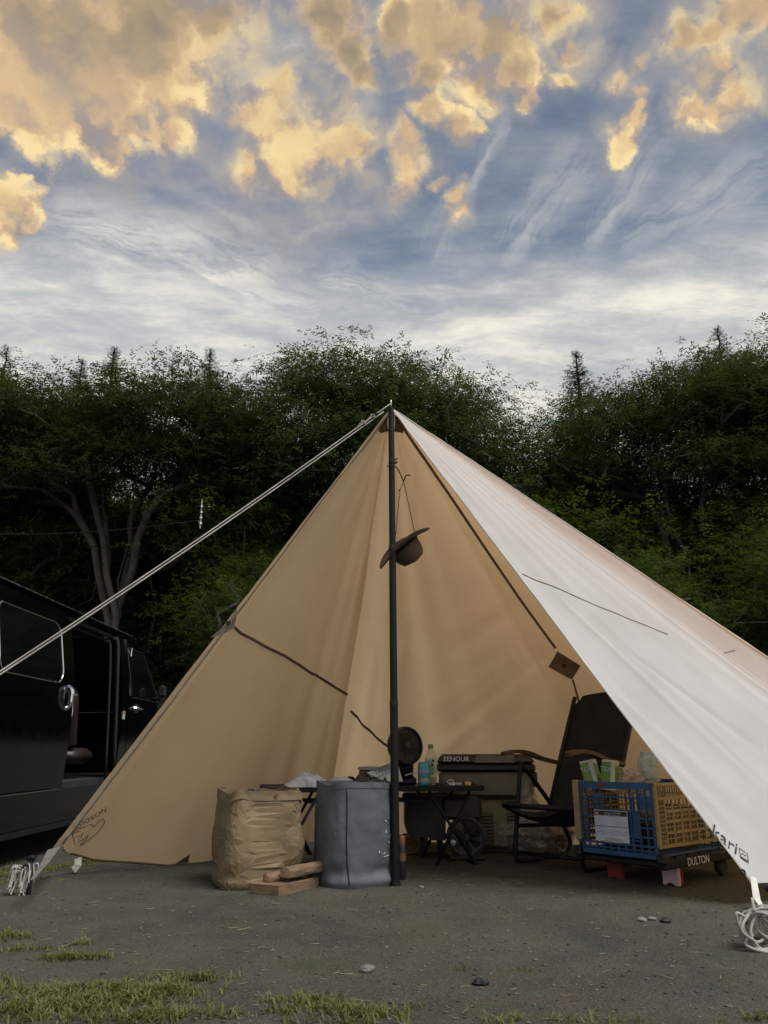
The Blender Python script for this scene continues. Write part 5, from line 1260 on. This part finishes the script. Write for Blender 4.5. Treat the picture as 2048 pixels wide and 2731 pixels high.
# ------------------------------------------------------------------ polythene bags
def blob_bag(c, rx, ry, rz_, seed, amp=.25, n=40, m=28):
    mb = MB(); c = Vector(c)
    def fn(i, j):
        a = 2*math.pi*i; t = math.pi*j; d = Vector((math.sin(t)*math.cos(a), math.sin(t)*math.sin(a), -math.cos(t)))
        k = 1+amp*(crumple(d*1.6+Vector((seed,0,0)), 1.3)-.6)+amp*.3*fbm(d*5+Vector((seed,0,0)), 3)
        p = Vector((d.x*rx*k, d.y*ry*k, d.z*rz_*k)); q = c+p; q.z = max(.004, q.z); return q
    mb.grid(fn, n, m); return mb
def build_bags():
    c = Vector((1.02, 5.72, .13)); T = thing('rubbish_bag', 'clear rubbish bag with kraft paper inside, on the ground behind the chair', 'bag', (c.x, c.y, 0))
    blob_bag(c, .27, .18, .16, 3).build('plastic_film', M['plastic'], T, world=True, smooth=30)
    blob_bag(c+Vector((.10,-.02,.0)), .15, .13, .115, 6, .35).build('crumpled_paper', M['paper'], T, world=True, smooth=20)
    blob_bag(c+Vector((-.13,.02,-.02)), .11, .11, .085, 9, .35).build('crumpled_paper', M['paper'], T, world=True, smooth=20)
    p = P(1392, 2065, 5.55); mb = MB()
    def fn(i, j): 
        z = p.z-.02-(p.z-.16)*j; wd = .05+.10*j; return Vector((p.x+.03+(i-.5)*wd*1.3+.012*math.sin(j*9+i*5), p.y+.03*math.sin(i*8+j*4), z))
    mb.grid(fn, 20, 30); solo(mb, 'hanging_bag', M['plastic'], 'clear plastic bag hanging beside the fridge down to the rubbish bag', 'bag', (p.x, p.y, .16), smooth=True)
build_bags()
# ------------------------------------------------------------------ crate on the cart
CL, CR = P(1530, 2078, 4.62), P(1738, 2083, 4.25)
CE = Vector((CR.x-CL.x, CR.y-CL.y, 0)); CWD = CE.length; CE.normalize(); CD = Vector((.80,.60,0)); CD = Vector((-CE.y, CE.x, 0)); CLN = .66
def build_crate():
    z1 = .505; z0 = .138; base = Vector((CL.x, CL.y, z0)); H = z1-z0; W_ = CWD
    T = thing('storage_crate', 'folding crate with blue lattice ends and cream lattice sides, paper label on front', 'crate', base)
    q = lambda a, b, z: base+CE*a+CD*b+Vector((0,0,z)); RF = frame(CE, (0,0,1))
    def bar(mb, a0, a1, z0_, z1_, y=0.0, th=.014, bev=0): mb.box(q((a0+a1)/2, y, (z0_+z1_)/2), (a1-a0, th, z1_-z0_), R=RF, bev=bev)
    # front: blue lattice face
    def blue(y, name='end_panel'):
        mb = MB(); x0, x1 = .035, W_-.004; 
        bar(mb, x0, x1, H-.035, H, y); bar(mb, x0, x1, .0, .022, y); bar(mb, x0, x1, .052, .062, y)
        bar(mb, x0, x0+.012, .02, H-.03, y); bar(mb, x1-.012, x1, .02, H-.03, y)
        xs = np.linspace(x0, x1, 11)
        for k, x in enumerate(xs[1:-1]):
            hz = H-.035 if k in (0,1,7,8) else (.11 if k not in (2,6) else H-.035)
            bar(mb, x-.0035, x+.0035, .02, hz, y, .012)
        for z in (.035,.10,.145,.19,.235,.275):
            bar(mb, x0+.01, x0+.085, z-.0035, z+.0035, y, .012); bar(mb, x1-.085, x1-.01, z-.0035, z+.0035, y, .012)
        for z in (.035,.08,.10): bar(mb, x0+.08, x1-.08, z-.0035, z+.0035, y, .012)
        bar(mb, x0+.085, x0+.135, .26, .267, y, .012); bar(mb, x0+.24, x1-.085, .22, .30, y, .008) if False else None
        bar(mb, x0+.09, x1-.09, .215, .228, y, .014); bar(mb, x0+.09, x1-.09, .285, .295, y, .014)
        for x in (x0+.12, x1-.12): bar(mb, x-.005, x+.005, .22, .29, y, .014)
        bar(mb, x1-.10, x1-.012, .235, .30, y+.004, .004)
        # solid web behind the label
        bar(mb, x0+.095, x1-.095, .09, .215, y+.004, .004)
        return mb.build(name, M['bluecrate'], T, world=True)
    blue(.0)
    blue(CLN-.01)
    mb = MB(); bar(mb, -.004, .033, .06, H+.004, -.002, .03, .004); mb.build('corner_post', M['yellowcrate'], T, world=True)
    mb = MB(); bar(mb, .16, .205, H-.022, H-.010, -.008, .004); mb.build('red_tag', M['red'], T, world=True)
    # label
    lb = MB(); bar(lb, .128, .128+.215*W_/.51, .065, .222, -.012, .003); L = lb.build('label', M['labelwhite'], T, world=True)
    lx = .128; lw = .215*W_/.51
    mb = MB(); bar(mb, lx+.003, lx+lw-.003, .195, .219, -.0145, .001); mb.build('print_band', M['print'], L, world=True)
    mb = MB(); bar(mb, lx+.004, lx+.036, .197, .217, -.0155, .001); mb.build('print_mark', M['red'], L, world=True)
    mb = MB(); mb.prism([q(lx+.010,-.0165,.200), q(lx+.030,-.0165,.200), q(lx+.020,-.0165,.213)], (0,-.0004,0)); mb.build('print_mark', M['labelwhite'], L, world=True)
    for z in (.140,.118,.110,.102): mb = MB(); bar(mb, lx+.004, lx+lw-.004, z, z+(.0022 if z == .14 else .0008), -.0145, .001); mb.build('print_line', M['print'], L, world=True)
    lettering('CARGO CONTAINER', .011, q(lx+lw*.58, -.016, .209), CE, (0,0,1), M['labelwhite'], L); lettering('FOLDING BOX 50L', .011, q(lx+lw*.56, -.016, .199), CE, (0,0,1), M['labelwhite'], L)
    mb = MB(); bar(mb, lx+lw*.28, lx+lw*.82, .062, .086, -.017, .002); mb.build('label_clip', M['plastic'], L, world=True)
    # cream side
    def sbar(mb, b0, b1, za, zb, off=0.0, th=.012): mb.box(q(W_+off, (b0+b1)/2, (za+zb)/2), (th, b1-b0, zb-za), R=RF)
    def cream(off):
        mb = MB(); sbar(mb, .0, CLN, H-.014, H, off); sbar(mb, .0, CLN, 0.05, .066, off); sbar(mb, .0, CLN, H-.085, H-.07, off)
        sbar(mb, .0, .022, .05, H, off, .02); sbar(mb, CLN-.02, CLN, .05, H, off, .02)
        for k in range(1, 26):
            b = .022+k*(CLN-.04)/26; sbar(mb, b-.002, b+.002, H-.08, H-.01, off, .008) if k % 1 == 0 else None
        for k in range(4): b = .03+k*.018; sbar(mb, b-.0015, b+.0015, .06, H-.08, off, .010)
        for k in range(9): z = .085+k*.021; sbar(mb, .02, .088, z-.002, z+.002, off, .010)
        for k in range(8): b = .09+k*.08; sbar(mb, b-.006, b+.006, .06, H-.08, off, .012); sbar(mb, b+.038, b+.042, .06, H-.08, off, .006)
        for z in (.12,.175,.225): sbar(mb, .09, CLN, z-.006, z+.006, off, .012)
        for z in (.092,.148,.2,.245): sbar(mb, .09, CLN, z-.002, z+.002, off, .006)
        return mb.build('side_panel', M['yellowcrate'], T, world=True)
    cream(.002); cream(-W_+.010)
    mb = MB(); mb.box(q(W_/2, CLN/2, .012), (W_-.02, CLN-.02, .012), R=RF); mb.build('floor', M['bluecrate'], T, world=True)
    # contents added so the lattice does not read as empty; dark block deepens shade
    t2 = MB(); t2.box(q(W_*.45, .20, .10), (.30,.26,.17), R=RF, bev=.03); solo(t2, 'dark_filler', M['blacksoft'], 'dark filler block added inside the crate to darken its blue lattice', 'pouch', q(W_*.45, .20, .016), smooth=40)
    t2 = MB(); t2.box(q(W_*.6, .48, .11), (.24,.20,.19), R=RF, bev=.02); solo(t2, 'cardboard_box', M['paper'], 'cardboard box inside the crate seen through the cream lattice', 'box', q(W_*.6, .48, .016))
    # green boxes
    for i, (xa, xb, yt, lean, lb) in enumerate(((1572, 1606, 2032, -.22, 'small green and white carton leaning in the crate, the left one'), (1612, 1652, 2028, .12, 'small green and white carton beside the other carton in the crate'))):
        c = P((xa+xb)/2, 2082, 4.70-.10*i); c = Vector((c.x, c.y+.05, .49)); R = Rz(-.5) @ Euler((0, lean, 0)).to_matrix(); B = thing('carton', lb, 'carton', c)
        mb = MB(); mb.box(c+R @ Vector((0,0,.045)), (.075,.10,.16), R=R, bev=.002); mb.build('box', M['whitepaper'], B, world=True)
        mb = MB(); mb.box(c+R @ Vector((-.012,-.0505,.055)), (.05,.002,.12), R=R); mb.build('print_panel', M['lime' if i == 0 else 'greencap'], B, world=True)
        mb = MB(); mb.box(c+R @ Vector((.038,0,.05)), (.002,.09,.10), R=R); mb.build('print_panel', M['greencap'], B, world=True)
        lettering('茶' if False else 'TEA', .036, c+R @ Vector((-.012,-.053,.075)), R @ Vector((1,0,0)), R @ Vector((0,0,1)), M['labelwhite'], B)
    c = P(1700, 2078, 4.62); blob_bag((c.x+.03, c.y+.08, .50), .13, .10, .055, 4, .4).v
    mb = blob_bag((c.x-.02, c.y+.12, .50), .14, .11, .06, 4, .4); solo(mb, 'plastic_wrap', M['plastic'], 'crinkled clear plastic wrap bulging from the top of the crate', 'wrap', (c.x, c.y+.1, .46), smooth=30)
    c = P(1730, 2070, 4.72); T2 = thing('water_jug', 'pale blue frosted water bottle standing in the crate beside the tarp edge', 'bottle', (c.x, c.y, .40))
    mb = MB(); mb.lathe([(.05,0),(.055,.01),(.055,.20),(.05,.225),(.035,.24),(.033,.25)], (0,0,0), 24); mb.build('body', M['jug'], T2, smooth=45)
    mb = MB(); mb.lathe([(.036,.245),(.036,.262),(0,.264)], (0,0,0), 20); mb.build('cap', M['jug'], T2, smooth=45)
build_crate()
def build_cart():
    base = Vector((CL.x, CL.y, 0)); T = thing('cart', 'low black cart under the crate with white lettering on its side', 'cart', base+CE*CWD/2+CD*.35)
    q = lambda a, b, z: base+CE*a+CD*b+Vector((0,0,z)); RF = frame(CE, (0,0,1)); Z = .112
    for a, b, sx, sy in ((CWD/2, .022, CWD+.02, .02), (CWD/2, .80, CWD+.05, .03), (.0, .40, .03, .80), (CWD+.012, .40, .03, .80)):
        mb = MB(); mb.box(q(a, b, Z), (sx, sy, .030 if sy < .1 else .046), R=RF, bev=.006); mb.build('frame_rail', M['blackmetal'], T, world=True, smooth=40)
    for k in range(6): mb = MB(); mb.box(q(CWD/2, .09+.125*k, Z+.022), (CWD, .10, .012), R=RF); mb.build('deck_board', M['charcoal'], T, world=True)
    for a in (-.002, CWD+.014): mb = MB(); mb.box(q(a, .008, Z+.03), (.05,.05,.05), R=RF, bev=.008); mb.build('corner_block', M['black'], T, world=True, smooth=40)
    lettering('DULTON', .056, q(CWD+.029, .335, Z-.002), CD, (0,0,1), M['whiteprint'], T)
    for a in (.04, CWD-.03):
        mb = MB(); R = frame((0,0,1), CE); mb.lathe([(.02,-.018),(.042,-.018),(.048,-.012),(.048,.012),(.042,.018),(.02,.018)], q(a, .68, .049), 24, R); w = mb.build('wheel', M['tyre'], T, world=True, smooth=45)
        mb = MB(); mb.box(q(a, .68, .085), (.05,.035,.03), R=RF, bev=.005); mb.build('fork', M['blackmetal'], w, world=True)
    # step stool under the front
    T = thing('step_stool', 'small red and white plastic folding stool under the front of the crate', 'stool', G(1700, 2350))
    top = .100
    def leg(px, py, w, m, h=None, R=RF, d=.03):
        c = G(px, py); mb = MB(); hh = top; x = CE*(w/2)
        a = c-x; b = c+x; n = 8; poly = [a, a+Vector((0,0,hh)), b+Vector((0,0,hh)), b]+[b.lerp(a, .18+.64*k/6)+Vector((0,0,.012*math.sin(math.pi*k/6))) for k in range(7)]
        mb.prism(poly, CD*d); mb.build('leg', M[m], T, world=True, label='pale pink white leg' if m == 'pinkwhite' else None)
    leg(1640, 2344, .085, 'red'); leg(1789, 2361, .085, 'pinkwhite')
    mb = MB(); mb.box(G(1818,2358)+Vector((0,.02,top/2)), (.014,.05,top), R=RF); mb.build('side_wall', M['red'], T, world=True)
    leg(1742, 2322, .09, 'red')
    mb = MB(); c = (G(1640,2344)+G(1789,2361))/2; mb.box(c+Vector((.01,.07,top+.001)), (.42,.17,.010), R=RF); mb.build('top', M['red'], T, world=True)
build_cart()

# ------------------------------------------------------------------ wires and rail in the distance
def build_far():
    a = P(-40, 1425, 19.0); b = P(530, 1388, 19.0); mb = MB(); pts = [a.lerp(b, f)+Vector((0,0,-.12*math.sin(math.pi*f))) for f in np.linspace(0,1,12)]; mb.tube(pts, .012, 5)
    T = thing('overhead_wire', 'thin overhead wire with a white insulator before the left trees', 'wire', a); mb.build('wire', M['black'], T, world=True)
    c = P(538, 1350, 19.0); mb = MB()
    for k in range(4): mb.lathe([(.0,-.03),(.05,-.02),(.035,.03),(.0,.05)], c+Vector((0,0,-.15*k-.02)), 10)
    mb.tube([c+Vector((0,0,.18)), c+Vector((0,0,-.6))], .02, 6); mb.tube([c+Vector((0,0,-.6)), b], .012, 5); mb.build('insulator', M['tin'], T, world=True, smooth=40)
    a = P(1752, 1600, 17.0); b = P(1842, 1598, 17.0); mb = MB(); mb.tube([a, b], .014, 8); mb.tube([a.lerp(b,.5), Vector(((a.x+b.x)/2, 17, .3))], .014, 8)
    solo(mb, 'railing', M['bark'], 'thin pale rail at the foot of the trees behind the white slope', 'railing', (a.x, 17, .3), smooth=True)
build_far()

# ------------------------------------------------------------------ small ground cover
def build_litter():
    rng = np.random.default_rng(4)
    def gz(x, y): return ground_z(float(x), float(y))
    # grass blades in clumps
    def blades(name, spots, label, hgt=.042):
        V = []; F = []; Tt = []; n0 = 0
        for (cx, cy, rx, ry, n) in spots:
            k = max(1, int(n/6.5)); cxs = rng.normal(0, .5, k)*rx+cx; cys = rng.normal(0, .5, k)*ry+cy
            for x0, y0 in zip(cxs, cys):
                ct = rng.uniform(0, 1); hh = hgt*rng.uniform(.35, .9)
                for _ in range(9):
                    x, y = x0+rng.normal(0, .014), y0+rng.normal(0, .014); z = gz(x, y)-.003; a = rng.uniform(0, 6.28); ln = hh*rng.uniform(.5, 1.2); ben = rng.uniform(.3, 1.5)*ln; w = rng.uniform(.0015, .0034)
                    dx, dy = math.cos(a), math.sin(a); px, py = -dy*w, dx*w
                    V += [(x-px, y-py, z), (x+px, y+py, z), (x+dx*ben*.35+px*.8, y+dy*ben*.35+py*.8, z+ln*.6), (x+dx*ben*.35-px*.8, y+dy*ben*.35-py*.8, z+ln*.6), (x+dx*ben, y+dy*ben, z+ln*.8)]
                    F += [(n0, n0+1, n0+2, n0+3), (n0+3, n0+2, n0+4, n0+4)]; n0 += 5; Tt += [min(1, ct*.7+rng.uniform(0,.4))]*5
        me = bpy.data.meshes.new(name); me.from_pydata(V, [], [f if f[2] != f[3] else f[:3] for f in F]); a = me.attributes.new('tint', 'FLOAT', 'POINT'); a.data.foreach_set('value', Tt)
        me.materials.append(M['grass']); o = bpy.data.objects.new(name, me); link(o); tag(o, label, 'grass', kind='stuff')
    def g(px, py): p = G(px, py); return p.x, p.y
    sp = []
    for (px, py, rx, ry, n) in ((60,2700,.16,.05,500),(150,2690,.2,.06,900),(300,2670,.2,.06,1100),(420,2650,.16,.05,900),(240,2640,.2,.05,600),(520,2612,.14,.05,420),(120,2655,.2,.04,420),(330,2720,.3,.04,700),(470,2705,.16,.04,300),
                               (620,2715,.12,.03,90),(800,2668,.11,.035,330),(760,2700,.10,.03,160),(900,2690,.13,.03,260),(980,2708,.12,.03,200),(860,2728,.2,.02,160),
                               (10,2500,.10,.10,260),(30,2530,.1,.05,90),(180,2556,.09,.025,220),(260,2556,.07,.02,120),(215,2517,.06,.015,50),(8,2620,.05,.03,80),(100,2530,.1,.04,60),
                               (1060,2688,.06,.012,60),(1110,2680,.05,.012,60),(1310,2725,.05,.02,120),(1560,2728,.15,.015,90),(1680,2728,.2,.015,80),(1900,2726,.15,.015,60),(2030,2715,.1,.03,160),(1430,2720,.15,.02,70),(1240,2590,.02,.01,14),(1420,2585,.08,.01,14)):
        x, y = g(px, py); sp.append((x, y, rx, ry*.8, int(n*((.5 if px < 1000 else .28) if py > 2600 else .8))))
    blades('grass', sp, 'low bright green grass tufts along the front of the pitch')
    sp = [(g(20,2318)+(.3,.12,1200)), (g(150,2312)+(.2,.08,700)), (g(240,2300)+(.15,.06,300)), (g(-150,2300)+(.5,.3,1200)), (g(60,2345)+(.2,.08,250))]
    blades('grass', sp, 'short grass under the left corner of the tarp beside the van', .03)
    # pebbles
    ico = [(0,0,1),(.89,0,.45),(.28,.85,.45),(-.72,.53,.45),(-.72,-.53,.45),(.28,-.85,.45),(.72,.53,-.45),(-.28,.85,-.45),(-.89,0,-.45),(-.28,-.85,-.45),(.72,-.53,-.45),(0,0,-1)]
    fi = [(0,1,2),(0,2,3),(0,3,4),(0,4,5),(0,5,1),(1,6,2),(2,7,3),(3,8,4),(4,9,5),(5,10,1),(2,6,7),(3,7,8),(4,8,9),(5,9,10),(1,10,6),(6,11,7),(7,11,8),(8,11,9),(9,11,10),(10,11,6)]
    ico = np.array(ico); fi = np.array(fi); n = 5200
    Y = 2.1+rng.uniform(0, 1, n)**1.5*5.5; X = rng.uniform(-.62, .62, n)*Y; s = rng.exponential(.0022, n)+.0016; s = np.minimum(s, .0065)
    V = ico[None]*(s[:,None,None]*np.array([1.2,1,.6])*rng.uniform(.7,1.3,(n,1,3))) ; Z = np.array([gz(a, b) for a, b in zip(X, Y)])
    V = V + rng.normal(0, .12, V.shape)*s[:,None,None] + np.stack([X,Y,Z+s*.2],-1)[:,None,:]
    F = fi[None]+(np.arange(n)*12)[:,None,None]; me = bpy.data.meshes.new('gravel'); np_mesh(me, V.reshape(-1,3), F.reshape(-1,3), tint=np.repeat(rng.uniform(0,1,n), 12))
    m = bpy.data.materials.new('gravel_stone'); m.use_nodes = True; t = NT(m.node_tree); at = t.n('ShaderNodeAttribute', attribute_name='tint').outputs['Fac']
    m.node_tree.links.new(t.mix(t.mr(at, .3, 1.0), (.035,.034,.03,1), (.12,.113,.10,1)), m.node_tree.nodes['Principled BSDF'].inputs['Base Color']); m.node_tree.nodes['Principled BSDF'].inputs['Roughness'].default_value = .9
    me.materials.append(m); o = bpy.data.objects.new('gravel', me); link(o); tag(o, 'loose gravel scattered over the dark ground', 'gravel', kind='stuff')
    # straw and twigs
    n = 650; Y = 2.1+rng.uniform(0, 1, n)**1.4*5; X = rng.uniform(-.62, .62, n)*Y; mb = MB()
    for x, y in zip(X, Y):
        a = rng.uniform(0, 6.28); L = rng.exponential(.014)+.008; L = min(L, .07); z = gz(x, y)+.003; d = Vector((math.cos(a), math.sin(a), rng.uniform(-.05,.12))); p = Vector((x, y, z)); w = Vector((-d.y, d.x, 0))*rng.uniform(.0006,.0016)
        m_ = p+d*L*.5+w*rng.uniform(-4,4); e = p+d*L
        b = len(mb.v); up = Vector((0,0,.0012)); mb.add([p-w, p+w, p+up, m_-w, m_+w, m_+up, e-w*.5, e+w*.5, e+up*.5], [(0,1,4,3),(1,2,5,4),(2,0,3,5),(3,4,7,6),(4,5,8,7),(5,3,6,8)])
    o = mb.build('straw', M['straw']); tag(o, 'dry straw and twig bits lying over the ground', 'straw', kind='stuff')
    # larger single stones
    for (px, py, s_, lb) in ((980,2590,.020,'pale flat stone alone on the ground in front of the pole'), (1282,2626,.019,'dark lump of stone in the middle of the front ground'), (1712,2458,.016,'round grey stone, left of the pair near the front of the crate'), (1740,2456,.014,'round grey stone, right of the pair near the front of the crate'),
                         (1776,2462,.018,'dark clod of earth right of the two round stones'), (1124,2370,.011,'small pale stone just right of the pole foot')):
        c = G(px, py); c.z = gz(c.x, c.y)+s_*.35; mb = MB()
        def fn(i, j):
            a = 2*math.pi*i; t = math.pi*j; d = Vector((math.sin(t)*math.cos(a), math.sin(t)*math.sin(a), -math.cos(t))); k = 1+.35*fbm(d*1.5+Vector((px,0,0)), 3); return c+Vector((d.x*s_*1.25*k, d.y*s_*k, d.z*s_*.6*k))
        mb.grid(fn, 16, 10); solo(mb, 'stone', M['charcoal' if 'dark' in lb else 'stone'], lb, 'stone', (c.x, c.y, c.z-s_*.35), smooth=30)
build_litter()
